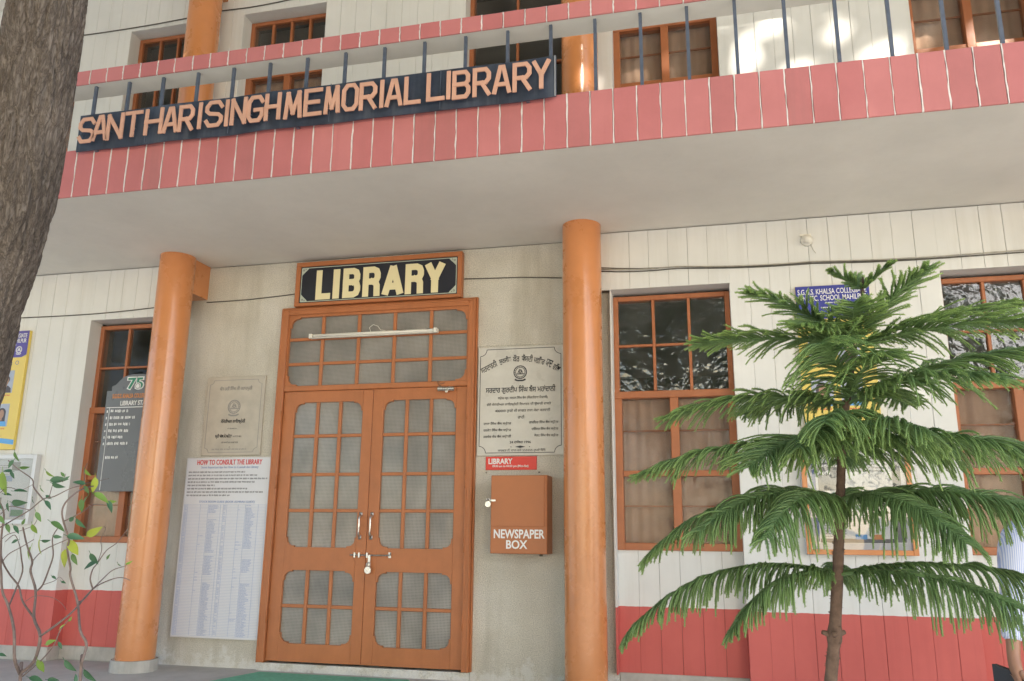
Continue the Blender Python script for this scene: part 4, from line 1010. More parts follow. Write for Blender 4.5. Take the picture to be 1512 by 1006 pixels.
STEMS=[([(0.979, -3.271, -0.4), (0.949, -3.291, 0.431), (0.98, -3.331, 0.463), (1.024, -3.408, 0.524), (0.996, -3.399, 0.614), (0.917, -3.355, 0.686), (0.899, -3.373, 0.738), (0.899, -3.389, 0.798), (0.935, -3.436, 0.844), (1.047, -3.562, 0.935), (1.09, -3.607, 1.001), (1.114, -3.654, 1.038)],0.0095,0.004),
([(0.98, -3.329, 0.463), (1.09, -3.394, 0.517), (1.145, -3.442, 0.605), (1.019, -3.343, 0.651), (0.945, -3.271, 0.733), (0.898, -3.258, 0.802), (0.939, -3.3, 0.84), (0.969, -3.367, 0.899), (1.025, -3.454, 0.96)],0.0095,0.004),
([(1.017, -3.342, 0.652), (0.886, -3.262, 0.696), (0.843, -3.245, 0.747), (0.857, -3.306, 0.79), (0.909, -3.395, 0.833), (0.977, -3.487, 0.878)],0.006,0.004),
([(0.917, -3.355, 0.686), (0.845, -3.257, 0.743), (0.856, -3.251, 0.801), (0.89, -3.3, 0.849), (0.934, -3.358, 0.889)],0.005,0.0035),
([(0.945, -3.271, 0.732), (1.01, -3.314, 0.76), (1.12, -3.412, 0.833), (1.191, -3.484, 0.872), (1.253, -3.565, 0.926), (1.338, -3.644, 0.957)],0.005,0.0025),
([(1.404, -3.484, -0.4), (1.374, -3.504, 0.485), (1.429, -3.573, 0.548), (1.428, -3.56, 0.604), (1.416, -3.581, 0.648), (1.317, -3.491, 0.722), (1.268, -3.482, 0.803), (1.281, -3.501, 0.831), (1.332, -3.584, 0.893), (1.379, -3.636, 0.924), (1.411, -3.71, 0.99), (1.424, -3.727, 1.025), (1.452, -3.727, 1.057), (1.429, -3.659, 1.081), (1.377, -3.553, 1.095)],0.0075,0.003),
([(1.145, -3.442, 0.605), (1.31, -3.553, 0.664), (1.339, -3.524, 0.705), (1.241, -3.337, 0.753), (1.181, -3.187, 0.773), (1.208, -3.156, 0.782), (1.269, -3.185, 0.775)],0.006,0.0018),
([(1.241, -3.337, 0.753), (1.247, -3.363, 0.788), (1.246, -3.355, 0.82), (1.241, -3.332, 0.837), (1.255, -3.309, 0.883), (1.291, -3.303, 0.911), (1.398, -3.392, 0.959)],0.0045,0.0015),
([(1.241, -3.337, 0.753), (1.195, -3.237, 0.781), (1.191, -3.186, 0.809), (1.24, -3.189, 0.824), (1.29, -3.226, 0.839)],0.0035,0.0015),
([(1.317, -3.491, 0.722), (1.292, -3.431, 0.729), (1.241, -3.337, 0.753)],0.0035,0.003),
([(1.42, -3.71, 0.981), (1.465, -3.699, 1.005), (1.422, -3.601, 1.033), (1.376, -3.497, 1.036)],0.0025,0.0015),
([(1.371, -3.634, 0.924), (1.091, -3.421, 0.883), (0.939, -3.3, 0.84)],0.002,0.003),
([(1.21, -3.581, 1.051), (1.082, -3.492, 1.095), (1.04, -3.46, 1.125), (0.934, -3.422, 1.166), (0.925, -3.458, 1.192)],0.004,0.0025),
([(1.083, -3.608, 0.959), (1.044, -3.518, 0.986), (1.09, -3.504, 1.018), (1.21, -3.581, 1.051), (1.327, -3.664, 1.056), (1.427, -3.713, 1.078), (1.426, -3.67, 1.089)],0.0035,0.002),
([(0.926, -3.427, 0.83), (0.923, -3.396, 0.866), (0.933, -3.358, 0.889), (1.041, -3.416, 0.919)],0.003,0.002),
([(0.994, -3.488, 0.912), (0.991, -3.449, 0.934), (0.934, -3.358, 0.889)],0.002,0.002),
([(1.21, -3.581, 1.051), (1.283, -3.631, 1.026)],0.002,0.0015),
([(1.431, -3.674, 1.085), (1.397, -3.622, 1.109), (1.364, -3.591, 1.141), (1.323, -3.534, 1.172)],0.0025,0.0015),
([(1.411, -3.642, 1.099), (1.363, -3.539, 1.109), (1.302, -3.397, 1.13)],0.002,0.0012),
([(0.975, -3.31, 0.451), (1.168, -3.448, 0.532), (1.317, -3.571, 0.599), (1.347, -3.586, 0.646), (1.362, -3.567, 0.683)],0.004,0.0018),
([(1.241, -3.332, 0.837), (1.271, -3.353, 0.886), (1.314, -3.415, 0.922), (1.338, -3.427, 0.958), (1.352, -3.458, 0.965)],0.0018,0.0012),
([(1.114, -3.646, 1.0), (1.068, -3.567, 1.028), (1.052, -3.506, 1.025), (1.09, -3.504, 1.018)],0.002,0.002),
([(1.274, -3.626, 1.052), (1.283, -3.62, 1.12), (1.362, -3.675, 1.101), (1.353, -3.656, 1.128)],0.0018,0.001),
([(1.094, -3.64, 1.069), (1.034, -3.55, 1.092), (1.023, -3.484, 1.086), (1.073, -3.484, 1.107)],0.002,0.0012),
([(1.01, -3.314, 0.76), (1.144, -3.411, 0.782), (1.199, -3.452, 0.798), (1.235, -3.468, 0.785)],0.002,0.001),
([(0.897, -3.26, 0.697), (0.95, -3.276, 0.718), (1.129, -3.4, 0.727), (1.249, -3.487, 0.719), (1.314, -3.533, 0.702)],0.0018,0.001),
([(1.024, -3.541, 0.913), (1.018, -3.51, 0.935), (1.014, -3.443, 0.951), (1.099, -3.486, 0.969), (1.154, -3.532, 0.994)],0.002,0.0012),
]
LEAVES=[(1.06,-3.6,1.098,0.0885537,-80,2),(0.903,-3.403,1.207,0.0454556,-75,1),(0.94,-3.462,1.177,0.038816,-120,0),(0.979,-3.512,1.152,0.0434203,170,0),(0.957,-3.412,1.169,0.03657,-5,1),(0.977,-3.481,1.137,0.0328637,-60,0),
(1.032,-3.492,1.085,0.0486952,5,0),(1.063,-3.576,1.068,0.0314301,0,0),(1.057,-3.519,1.041,0.0639885,0,0),(1.085,-3.592,1.023,0.0362482,-80,0),(1.122,-3.656,1.021,0.0353266,-90,0),(1.213,-3.571,1.132,0.0416751,-40,2),
(1.337,-3.661,1.11,0.059784,5,0),(1.35,-3.677,1.088,0.0493847,-20,0),(1.184,-3.563,1.081,0.0260729,-60,1),(1.29,-3.64,1.03,0.0400493,-50,0),(1.169,-3.545,0.993,0.0417113,-60,1),(1.095,-3.476,0.951,0.0481838,-80,2),
(1.016,-3.469,0.951,0.040505,-60,0),(1.044,-3.535,0.955,0.0368975,-60,1),(1.061,-3.411,0.891,0.0655247,-100,3),(0.944,-3.328,0.865,0.0621499,-110,2),(1.175,-3.506,0.916,0.0367487,0,0),(1.319,-3.617,0.932,0.0324452,0,0),
(1.37,-3.674,0.965,0.0585585,-30,1),(1.452,-3.678,0.97,0.048396,-60,0),(1.381,-3.531,0.949,0.066652,30,3),(1.414,-3.645,0.933,0.058797,-10,0),(1.362,-3.589,0.894,0.0750985,-70,3),(1.276,-3.53,0.857,0.0872905,-115,3),
(1.321,-3.534,0.858,0.0459756,-60,1),(1.283,-3.424,0.836,0.0637902,-160,0),(1.272,-3.385,0.853,0.0539733,-60,0),(1.385,-3.562,1.094,0.0616037,-95,3),(1.473,-3.709,1.024,0.0479756,-90,1),(1.377,-3.506,1.059,0.0679079,-30,2),
(1.372,-3.458,1.03,0.0529926,-60,0),(1.368,-3.447,1.048,0.0319731,0,2),(1.368,-3.58,1.135,0.0358822,-45,2),(1.43,-3.645,1.077,0.0346932,-60,1),(1.227,-3.196,0.827,0.0229945,-50,1),(1.297,-3.235,0.839,0.0282611,20,2),
(1.159,-3.435,0.508,0.0572597,-65,2),(1.423,-3.614,0.546,0.0573831,-40,0),(1.071,-3.348,0.452,0.0591563,-10,0),(1.252,-3.479,0.48,0.0405769,0,0),(1.395,-3.549,0.502,0.0342452,90,0),(1.368,-3.457,0.49,0.0658615,-45,0),
(1.388,-3.624,0.607,0.0288333,-60,0),(1.28,-3.546,0.605,0.0449432,30,2),(1.358,-3.593,0.66,0.0293973,50,3),(1.375,-3.581,0.681,0.019691,60,2),(1.153,-3.423,0.794,0.0240962,-20,0),(1.239,-3.475,0.783,0.0208776,-10,0),
(1.092,-3.534,0.557,0.0355374,0,0),(0.972,-3.431,0.911,0.032829,200,0),(1.338,-3.654,1.128,0.0250134,130,1),(1.384,-3.683,1.113,0.022153,40,0),(1.423,-3.677,1.1,0.0442055,160,0),(1.462,-3.688,1.039,0.038776,-120,1),
(1.262,-3.62,1.059,0.0303985,150,0),(1.105,-3.629,0.983,0.0406856,-50,1),(1.457,-3.728,0.983,0.0356414,-140,0),(1.053,-3.484,0.98,0.0268552,60,1),(1.115,-3.523,1.047,0.0238584,-100,0),(1.236,-3.273,0.861,0.0252926,60,1),
]
# ================================================================ VEGETATION
def big_mesh(name, V, F, mat, parent, origin, tip=None, smooth=False, nper=3):
    """V (n,3), F (m,nper) numpy arrays -> mesh object"""
    me = bpy.data.meshes.new(name); o = np.array(origin, float); V = V-o
    me.vertices.add(len(V)); me.vertices.foreach_set('co', V.astype(np.float32).ravel())
    me.loops.add(F.size); me.loops.foreach_set('vertex_index', F.astype(np.int32).ravel())
    me.polygons.add(len(F)); me.polygons.foreach_set('loop_start', np.arange(0, F.size, nper, dtype=np.int32))
    try: me.polygons.foreach_set('loop_total', np.full(len(F), nper, dtype=np.int32))
    except Exception: pass
    if smooth: me.polygons.foreach_set('use_smooth', np.ones(len(F), dtype=bool))
    me.update(calc_edges=True)
    if tip is not None:
        a = me.attributes.new('tip', 'FLOAT', 'POINT'); a.data.foreach_set('value', tip.astype(np.float32))
    me.materials.append(mat)
    return link(name, me, o, parent)
def nrm(a): return a/np.maximum(1e-9, np.linalg.norm(a, axis=-1, keepdims=True))

# ---- the small Norfolk-type pine in front of the right wall
TR = [(p_, r_*.80) for p_, r_ in [((3.725,-2.45,GZ),.032),((3.751,-2.485,.43),.0285),((3.772,-2.515,.584),.027),((3.794,-2.565,.81),.0245),((3.816,-2.625,1.083),.021),((3.829,-2.664,1.258),.018),((3.854,-2.698,1.423),.014),((3.892,-2.739,1.63),.011),((3.925,-2.78,1.80),.007),((3.936,-2.793,1.90),.004)]]
PT = empty('potted_pine', TR[0][0]); PT.name = 'young_pine_tree'; WP['young_pine_tree'] = WP['potted_pine']
tag(PT, 'young green tiered pine with long drooping fronds in front of the white wall', 'tree')
pts = []; rad = []
for i in range(len(TR)-1):
    for k in range(8):
        t = k/8; p = Vector(TR[i][0]).lerp(Vector(TR[i+1][0]), t); rr = TR[i][1]+(TR[i+1][1]-TR[i][1])*t
        rr *= 1+.08*noise.noise(p*30)
        pts.append(p); rad.append(rr)
for p_, q_ in zip(pts, range(len(pts))):
    if abs(p_.z-.60) < .02: rad[q_] *= 1.25
tm_ = MB().tube(pts, rad, 14)
# stubs of shed needles
for _ in range(500):
    i = random.randrange(6, len(pts)-2); a = random.random()*6.28; d = Vector((math.cos(a), math.sin(a), .2)); p = pts[i]+Vector((0,0,random.uniform(-.02,.02)))+d*rad[i]*.9
    tm_.add([p+Vector((0,0,.003)), p-Vector((0,0,.003)), p+d*.007], [(0,1,2)])
for a in (.5, 3.4, 4.6):
    p = Vector((3.773,-2.518,.598)); d = Vector((math.cos(a), math.sin(a), .3)); tm_.tube([p+d*.02, p+d*.045], [.012,.008], 7)
tm_.build('trunk', MAT['pine_bark'], PT, True, origin=TR[0][0])

def frond(O, az, L, e0, e1, droop, Lb, rise=.1, seed=0, tipc=.5):
    g_ = np.random.default_rng(seed); az, e0, e1 = R(az), R(e0), R(e1)
    n = 26; P_ = [np.array(O, float)]; T_ = []
    wob = g_.uniform(-1, 1)
    for i in range(n):
        t = i/(n-1); e = e0+(e1-e0)*t**1.1; a = az+wob*.22*math.sin(t*2.6)
        d = np.array([math.cos(a)*math.cos(e), math.sin(a)*math.cos(e), math.sin(e)]); T_.append(d); P_.append(P_[-1]+d*L/n)
    P_ = np.array(P_[:-1]); T_ = np.array(T_)
    mb = MB(); mb.tube([Vector(p) for p in P_], [.0068*(L/.7)*(1-.62*i/(n-1)) for i in range(n)], 7, cap=False)
    # branchlets
    m = int(L/.0098); s = np.concatenate([np.linspace(.07, .99, m)]*2); side = np.concatenate([np.ones(m), -np.ones(m)])
    s = s+g_.normal(0, .004, len(s)); s = np.clip(s, .04, .995)
    idx = s*(n-1); i0 = np.clip(idx.astype(int), 0, n-2); fr = (idx-i0)[:, None]
    base = P_[i0]*(1-fr)+P_[i0+1]*fr; T = nrm(T_[i0]*(1-fr)+T_[i0+1]*fr)
    up = np.array([0,0,1.0]); B_ = nrm(np.cross(T, up)); Nn = nrm(np.cross(B_, T))
    roll = R(g_.uniform(-26, 26)); B2 = B_*math.cos(roll)+Nn*math.sin(roll); N2 = -B_*math.sin(roll)+Nn*math.cos(roll)
    ln = Lb*.9*(1+.16*np.sin(s*17+seed+side))*(np.minimum(1, .45+s*2.2))*(1-.62*np.clip((s-.45)/.55, 0, 1)**1.4)*g_.uniform(.74, 1.12, len(s))
    ang = R(57)-R(22)*s+g_.normal(0, .085, len(s))
    D = T*np.cos(ang)[:, None]+B2*(side*np.sin(ang))[:, None]+N2*(rise+.07*np.sin(s*31+seed)+g_.normal(0, .10, len(s)))[:, None]
    keep = (g_.random(len(s)) > .06) & (g_.random(len(s)) > .5*(np.sin(s*23+seed)*np.sin(s*41+seed*2) > .55))
    base, D, ln, side = base[keep], nrm(D[keep]), ln[keep], side[keep]
    K_ = 9; nb = len(base); dr = droop*g_.uniform(.7, 1.3, nb)
    C_ = np.zeros((nb, K_, 3)); DD = np.zeros((nb, K_, 3)); p = base.copy(); d = D.copy()
    for k in range(K_):
        C_[:, k] = p; DD[:, k] = d
        p = p+d*(ln/(K_-1))[:, None]
        d = nrm(d+np.array([0,0,-1.0])*(dr*ln/(K_-1))[:, None]+g_.normal(0, .045, (nb, 3)))
    # core tubes, 4 sides
    A1 = nrm(np.cross(DD, np.array([.13,.31,1.0]))); A2 = np.cross(DD, A1)
    rad_ = .0042*np.linspace(1, .6, K_)
    V = []; 
    for q in range(4):
        c, s_ = math.cos(math.pi/2*q), math.sin(math.pi/2*q)
        V.append(C_+(A1*c+A2*s_)*rad_[None, :, None])
    V = np.stack(V, 2).reshape(-1, 3)             # nb,K,4
    ii = np.arange(nb)[:, None, None]*K_*4+np.arange(K_-1)[None, :, None]*4+np.arange(4)[None, None, :]
    jj = np.arange(nb)[:, None, None]*K_*4+np.arange(K_-1)[None, :, None]*4+((np.arange(4)+1) % 4)[None, None, :]
    q = np.stack([ii, jj, jj+4, ii+4], -1).reshape(-1, 4)
    F = np.concatenate([q[:, [0,1,2]], q[:, [0,2,3]]])
    tv = np.repeat(np.linspace(0, 1, K_)[None, :], nb, 0)[:, :, None].repeat(4, 2).reshape(-1)
    # scale needles
    rows = 34; t = np.linspace(.02, 1.0, rows); kk = t*(K_-1); k0_ = np.clip(kk.astype(int), 0, K_-2); ff = (kk-k0_)[None, :, None]
    pc = C_[:, k0_]*(1-ff)+C_[:, k0_+1]*ff; dc = nrm(DD[:, k0_]*(1-ff)+DD[:, k0_+1]*ff)
    a1 = nrm(np.cross(dc, np.array([.13,.31,1.0]))); a2 = np.cross(dc, a1)
    VV = []; TT = []
    for w in range(3):
        ph = (np.arange(rows)*2.4)[None, :]+w*2.09+g_.uniform(0, 6.28, (nb, 1))
        rd = a1*np.cos(ph)[..., None]+a2*np.sin(ph)[..., None]; tg = np.cross(dc, rd)
        nl = (.0075*(1-.35*t))[None, :, None]*g_.uniform(.8, 1.2, (nb, rows, 1))
        b0 = pc+rd*.0034; tipp = b0+(dc*.78+rd*.62)*nl
        VV.append(np.stack([b0-tg*.0014, b0+tg*.0014, tipp], 2)); TT.append(np.broadcast_to(t[None, :, None], (nb, rows, 3)))
    VV = np.stack(VV, 2).reshape(-1, 3); TT = np.stack(TT, 2).reshape(-1)
    F2 = (np.arange(len(VV)).reshape(-1, 3))+len(V)
    # rachis
    V3 = np.array([tuple(x) for x in mb.v]); F3 = np.array(mb.f); F3 = np.concatenate([F3[:, [0,1,2]], F3[:, [0,2,3]]])+len(V)+len(VV)
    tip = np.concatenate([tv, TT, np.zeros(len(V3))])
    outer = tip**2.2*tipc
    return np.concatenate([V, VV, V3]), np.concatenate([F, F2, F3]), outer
WH = [ # z-index into the trunk, list of (az, L, e0, e1, droop, Lb)
 ((3.895,-2.742,1.645), [(188,.60,10,-8,3.0,.17),(200,.48,36,4,2.2,.17),(8,.70,22,4,3.0,.17),(-18,.62,10,-8,3.5,.18),(-52,.40,44,16,1.3,.17),(-104,.30,32,0,2.5,.17),(-128,.34,20,-14,3.5,.18),(95,.45,26,-6,2,.17)], .8),
 ((3.856,-2.700,1.430), [(190,.70,12,-24,6,.18),(-6,.76,28,-2,5,.24),(-106,.46,50,-14,6,.27),(-76,.34,50,-6,6,.24),(-44,.60,20,-22,6,.23),(60,.55,20,-10,5,.17),(140,.5,14,-14,6,.16)], .55),
 ((3.830,-2.666,1.262), [(190,.80,10,-28,9,.19),(-4,.86,12,-20,8,.22),(-96,.48,38,-30,9,.27),(-62,.52,28,-30,9,.27),(-124,.44,24,-34,9,.25),(-36,.66,14,-30,9,.24),(-138,.50,14,-38,4,.25),(90,.6,14,-16,9,.17)], .5),
 ((3.816,-2.627,1.090), [(194,.80,10,-48,13,.21),(-8,.92,8,-26,12,.23),(-62,.60,8,-44,12,.24),(-30,.80,10,-28,12,.24),(-124,.60,10,-46,13,.23),(-152,.66,12,-40,13,.22),(75,.65,14,-24,12,.17)], .4),
 ((3.796,-2.568,.820), [(188,.90,14,-52,20,.19),(-12,.98,14,-36,20,.20),(-34,.88,8,-38,20,.20),(80,.6,12,-26,20,.16),(214,.60,8,-50,20,.18)], .35)]
sd = 11
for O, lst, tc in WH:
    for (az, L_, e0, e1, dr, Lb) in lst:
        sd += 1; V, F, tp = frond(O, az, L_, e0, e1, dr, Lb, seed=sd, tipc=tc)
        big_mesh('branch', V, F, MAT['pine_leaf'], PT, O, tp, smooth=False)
for az, L_, e0 in ((100,.12,50),(200,.14,40),(320,.14,40)):
    sd += 1; V, F, tp = frond((3.93,-2.785,1.84), az, L_, e0, e0-20, .3, .06, seed=sd, tipc=.9)
    big_mesh('branch', V, F, MAT['pine_leaf'], PT, (3.93,-2.785,1.84), tp)

# ---- thin shrub, lower left
SH = empty('leafy_shrub', (.30,-3.0,GZ)); SH.location = STEMS[0][0][0]; WP['leafy_shrub'] = Vector(STEMS[0][0][0])
tag(SH, 'thin bare-stemmed shrub with sparse yellow-green leaves at the lower left', 'shrub')
def smooth_path(pts, k=4):
    P_ = [Vector(p) for p in pts]; out = []
    for i in range(len(P_)-1):
        a = P_[max(0,i-1)]; b = P_[i]; c = P_[i+1]; d = P_[min(len(P_)-1,i+2)]
        for j in range(k):
            t = j/k; out.append(.5*((2*b)+(c-a)*t+(2*a-5*b+4*c-d)*t*t+(3*b-a-3*c+d)*t**3))
    out.append(P_[-1]); return out
for pts, a, b in STEMS:
    sp = smooth_path(pts); n = len(sp)
    rr = [.66*(a+(b-a)*i/(n-1))*(1+.12*noise.noise(sp[i]*40)) for i in range(n)]
    MB().tube(sp, rr, 7).build('stem', MAT['twig'], SH, True)
def leaf_mesh(L, W, curl, fold):
    m = MB(); n = 7; vs = []
    for i in range(n+1):
        t = i/n; w = W*math.sin(math.pi*t**.8)**.9*(1-.25*t) if 0 < t < 1 else 0.0005
        z = -curl*L*t*t
        vs += [(L*t, -w, z+fold*w), (L*t, 0, z), (L*t, w, z+fold*w)]
    fs = []
    for i in range(n):
        for q in (0, 1): fs.append((3*i+q, 3*i+q+1, 3*i+4+q, 3*i+3+q))
    m.add(vs, fs); return m
VIEW = f.copy()
for (x, y_, z, L_, an, c) in LEAVES:
    m = leaf_mesh(1, .23, .22, .35); rv = random.Random(int(x*1e5))
    a = R(an); face = rv.uniform(-.9, .9)
    ax = (r*math.cos(a)+u*math.sin(a)+VIEW*rv.uniform(-.35,.35)).normalized()
    nn = (-VIEW*math.cos(face)+Vector((0,0,1))*.5+ax.cross(VIEW)*math.sin(face)).normalized()
    nn = (nn-ax*nn.dot(ax)).normalized(); bb = nn.cross(ax)
    p0 = Vector((x, y_, z))-ax*L_*.5
    L_ *= .9; m.v = [p0+(ax*v[0]+bb*v[1]+nn*v[2])*L_ for v in m.v]
    m.tube([p0-ax*L_*.18+Vector((0,0,.002)), p0], .0009, 4, cap=False)
    m.build('leaf', MAT['shrub%d' % c], SH, True)

# ---- the old tree, left foreground
TA = [((.02,-3.0,GZ),.25),((.08,-3.03,-.15),.20),((.17,-3.06,.35),.172),((.24,-3.12,.9),.158),((.375,-3.20,1.44),.152),((.49,-3.27,1.84),.149),((.655,-3.34,2.27),.147),((.758,-3.43,2.77),.146),((.815,-3.49,3.04),.145),((.90,-3.6,3.6),.14),((1.0,-3.8,4.4),.13),((1.05,-4.1,5.2),.12),((1.0,-4.4,6.0),.10)]
OT = empty('old_tree', TA[0][0]); tag(OT, 'thick leaning brown-grey tree trunk at the left edge of the view', 'tree')
sp = smooth_path([p for p, _ in TA], 26); ra = np.interp(np.linspace(0, len(TA)-1, len(sp)), range(len(TA)), [q for _, q in TA])
NS = 150; V = np.zeros((len(sp), NS, 3))
for i, p in enumerate(sp):
    t = (sp[min(len(sp)-1,i+1)]-sp[max(0,i-1)]).normalized(); a = (Vector((1,0,0))-t*t.x).normalized(); b = t.cross(a)
    for k in range(NS):
        q = 2*math.pi*k/NS; d = a*math.cos(q)+b*math.sin(q); x = math.cos(q)*ra[i]; y_ = math.sin(q)*ra[i]; s = p.z
        rid = abs(noise.noise(Vector((x*30+.6*noise.noise(Vector((x*9,y_*9,s*7))), y_*30, s*6.0))))
        rid2 = abs(noise.noise(Vector((x*75, y_*75, s*22+5))))
        h = -.015*(1-min(1, rid*3.6))-.004*(1-min(1, rid2*4))+.012*noise.noise(Vector((x*7,y_*7,s*2.2)))
        V[i, k] = p+d*(ra[i]+h)
V = V.reshape(-1, 3); I, J = np.meshgrid(np.arange(len(sp)-1), np.arange(NS), indexing='ij')
F = np.stack([I*NS+J, I*NS+(J+1)%NS, (I+1)*NS+(J+1)%NS, (I+1)*NS+J], -1).reshape(-1, 4)
big_mesh('trunk', V, F, MAT['bark'], OT, TA[0][0], smooth=True, nper=4)

def leaf_cloud(centre, radii, n, size, seed, clump=.5, nc=60, avoid=(), cond=None):
    g_ = np.random.default_rng(seed); c = np.array(centre); rr = np.array(radii)
    cc = nrm(g_.normal(size=(nc, 3)))*g_.uniform(.25, 1, (nc, 1))**.5*rr*.85+c
    k = g_.integers(0, nc, n); P_ = cc[k]+g_.normal(size=(n, 3))*clump
    ok = np.ones(n, bool)
    for (o, rad0) in avoid:
        o = np.array(o); S_ = np.array(SUN); d = P_-o; tt = d@S_; perp = np.linalg.norm(d-tt[:, None]*S_, axis=1); ok &= perp > rad0
    if cond is not None: ok &= cond(P_)
    P_ = P_[ok]; n = len(P_)
    a = nrm(g_.normal(size=(n, 3))); b = nrm(np.cross(a, g_.normal(size=(n, 3)))); s = size*g_.uniform(.6, 1.3, (n, 1))
    V = np.stack([P_-a*s*.6, P_+b*s*.3, P_+a*s*.7, P_-b*s*.3], 1).reshape(-1, 3)
    return V, np.arange(4*n).reshape(-1, 4), np.repeat(g_.random(n), 4)
# gaps shaped into the crowns to aim sun patches: (lit point, radius of the gap)
GAPS = [((3.75,-.13,4.5),.12),((3.98,-.13,4.75),.10),((4.12,-.13,4.25),.13),((4.42,-.13,4.6),.11),((4.5,-.13,4.95),.12),((4.78,-.13,4.35),.12),((5.05,0,4.6),.12),((5.45,0,4.4),.13),((5.35,0,4.85),.10),
 ((-1.02,-.44,5.0),.16),((-.93,-.44,4.7),.05),((.33,-.13,5.1),.07),((-2.3,-.13,4.2),.10),((-2.35,-.13,3.7),.10),((.84,-.03,1.28),.05),((.90,-.03,.95),.04),((1.35,-.03,.48),.05),((-.95,-.42,2.15),.03),((-1.42,0,.7),.05),((-1.8,-.13,2.1),.05),((3.2,0,4.6),.05),
 ((6.4,-4.4,GZ),1.2),((5.0,-5.6,GZ),.9),((8.6,-4.6,GZ),1.3),((2.2,-5.2,GZ),.6),((5,-8.4,GZ),1.4),((8,-7.4,GZ),1.5),((1,-7.4,GZ),.9),((-2,-5.2,GZ),.7),((11,-6,GZ),1.5)]  # yard gaps, added so sunlit ground bounces light under the balcony
def above_view(P_):      # the old tree's crown stays above what this camera frames
    d = P_-np.array(CAM); return (P_[:, 2] > 5.0) & (P_[:, 1] < -1.4)
V, F, tp = leaf_cloud((.6,-4.0,7.4), (3.0,2.4,2.0), 26000, .13, 3, .42, 80, GAPS, above_view)
big_mesh('crown', V, F, MAT['tree_leaf'], OT, (.6,-4.0,6.5), tp, nper=4)
for i, (e, rr) in enumerate([((-.8,-4.6,7.4),.07),((2.0,-4.2,7.2),.07),((.5,-3.4,8.0),.07)]):
    MB().tube([Vector((1.0,-4.3,5.7)), Vector((1.0,-4.35,6.0)).lerp(Vector(e), .45)+Vector((0,0,.2)), Vector(e)], [.1,.06,.02], 8).build('limb', MAT['bark'], OT, True)

def yard_tree(x, y_, h, cr, n, size, seed, label, clump=.7, tr=.22):
    t = empty('yard_tree', (x, y_, GZ)); tag(t, label, 'tree', 'shade trees standing in the yard behind the camera')
    g_ = random.Random(seed); top = h-cr[2]*.6
    path = [Vector((x, y_, GZ)), Vector((x+g_.uniform(-.2,.2), y_+.1, h*.25)), Vector((x+g_.uniform(-.4,.4), y_, h*.5)), Vector((x, y_, top))]
    sp_ = smooth_path(path, 5); MB().tube(sp_, [tr*(1-.6*i/(len(sp_)-1)) for i in range(len(sp_))], 12).build('trunk', MAT['bark'], t, True)
    for k in range(6):
        a = k*1.05+g_.random(); z0 = h*(.42+.06*k); q = Vector((x, y_, z0)); e = q+Vector((math.cos(a)*cr[0]*.7, math.sin(a)*cr[1]*.7, cr[2]*.5))
        MB().tube([q, q.lerp(e, .5)+Vector((0,0,-.2)), e], [tr*.4, tr*.25, .03], 8).build('limb', MAT['bark'], t, True)
    V, F, tp = leaf_cloud((x, y_, h), cr, n, size, seed, clump, 90, GAPS)
    big_mesh('crown', V, F, MAT['tree_leaf'], t, (x, y_, h), tp, nper=4)
yard_tree(5.2, -13.5, 11.0, (4.8,3.2,4.8), 70000, .20, 21, 'broad shade tree standing behind the camera to the right')
yard_tree(-1.5, -13.5, 9.0, (4.2,3.2,4.2), 32000, .20, 22, 'broad shade tree standing behind the camera to the left')
yard_tree(12.0, -14.0, 11.2, (4.2,3.0,4.8), 42000, .20, 23, 'tall shade tree far to the right behind the camera')
yard_tree(-6.0, -9.0, 7.5, (3.8,3.2,3.8), 24000, .22, 24, 'shade tree far to the left of the porch')
yard_tree(2.0, -30.0, 9.0, (6.0,3.0,4.5), 12000, .34, 25, 'distant shade tree straight across the yard', 1.1, .3)
yard_tree(12.0, -34.0, 8.0, (5.0,3.0,4.0), 8000, .34, 26, 'distant shade tree across the yard, farthest right', 1.1, .3)
yard_tree(-10.0, -30.0, 9.0, (6.0,3.0,4.5), 10000, .34, 27, 'distant shade tree across the yard, farthest left', 1.1, .3)

# ================================================================ PERSON at the right edge
def skin_obj(name, joints, edges, mat, parent, origin, sub=2):
    me = bpy.data.meshes.new(name); o = Vector(origin)
    me.from_pydata([Vector(j[0])-o for j in joints], edges, []); me.materials.append(mat)
    ob = link(name, me, o, parent); md = ob.modifiers.new('skin', 'SKIN'); md.use_smooth_shade = True
    sv = me.skin_vertices[0].data
    for i, j in enumerate(joints):
        rr = j[1]; sv[i].radius = rr if isinstance(rr, tuple) else (rr, rr)
    sv[0].use_root = True
    s = ob.modifiers.new('sub', 'SUBSURF'); s.levels = sub; s.render_levels = sub
    return ob
PX, PY = 4.845, -1.86
PO = (PX, PY, GZ); PN = empty('person', PO)
tag(PN, 'person in a pale blue striped shirt holding a dark folder, standing at the right edge', 'person')
def W(x, y_, z): return (PX+x, PY+y_, GZ+z)
J = [(W(0,0,.95),(.15,.11)),(W(0,.01,1.12),(.135,.10)),(W(0,.01,1.30),(.165,.11)),(W(0,.01,1.42),(.13,.085)),(W(0,0,1.50),.055),(W(0,-.01,1.56),.052),(W(0,-.015,1.64),(.072,.085)),(W(0,-.01,1.72),(.070,.085))]
E_ = [(i,i+1) for i in range(7)]
def addc(parent, lst):
    k = parent
    for j in lst: J.append(j); E_.append((k, len(J)-1)); k = len(J)-1
    return k
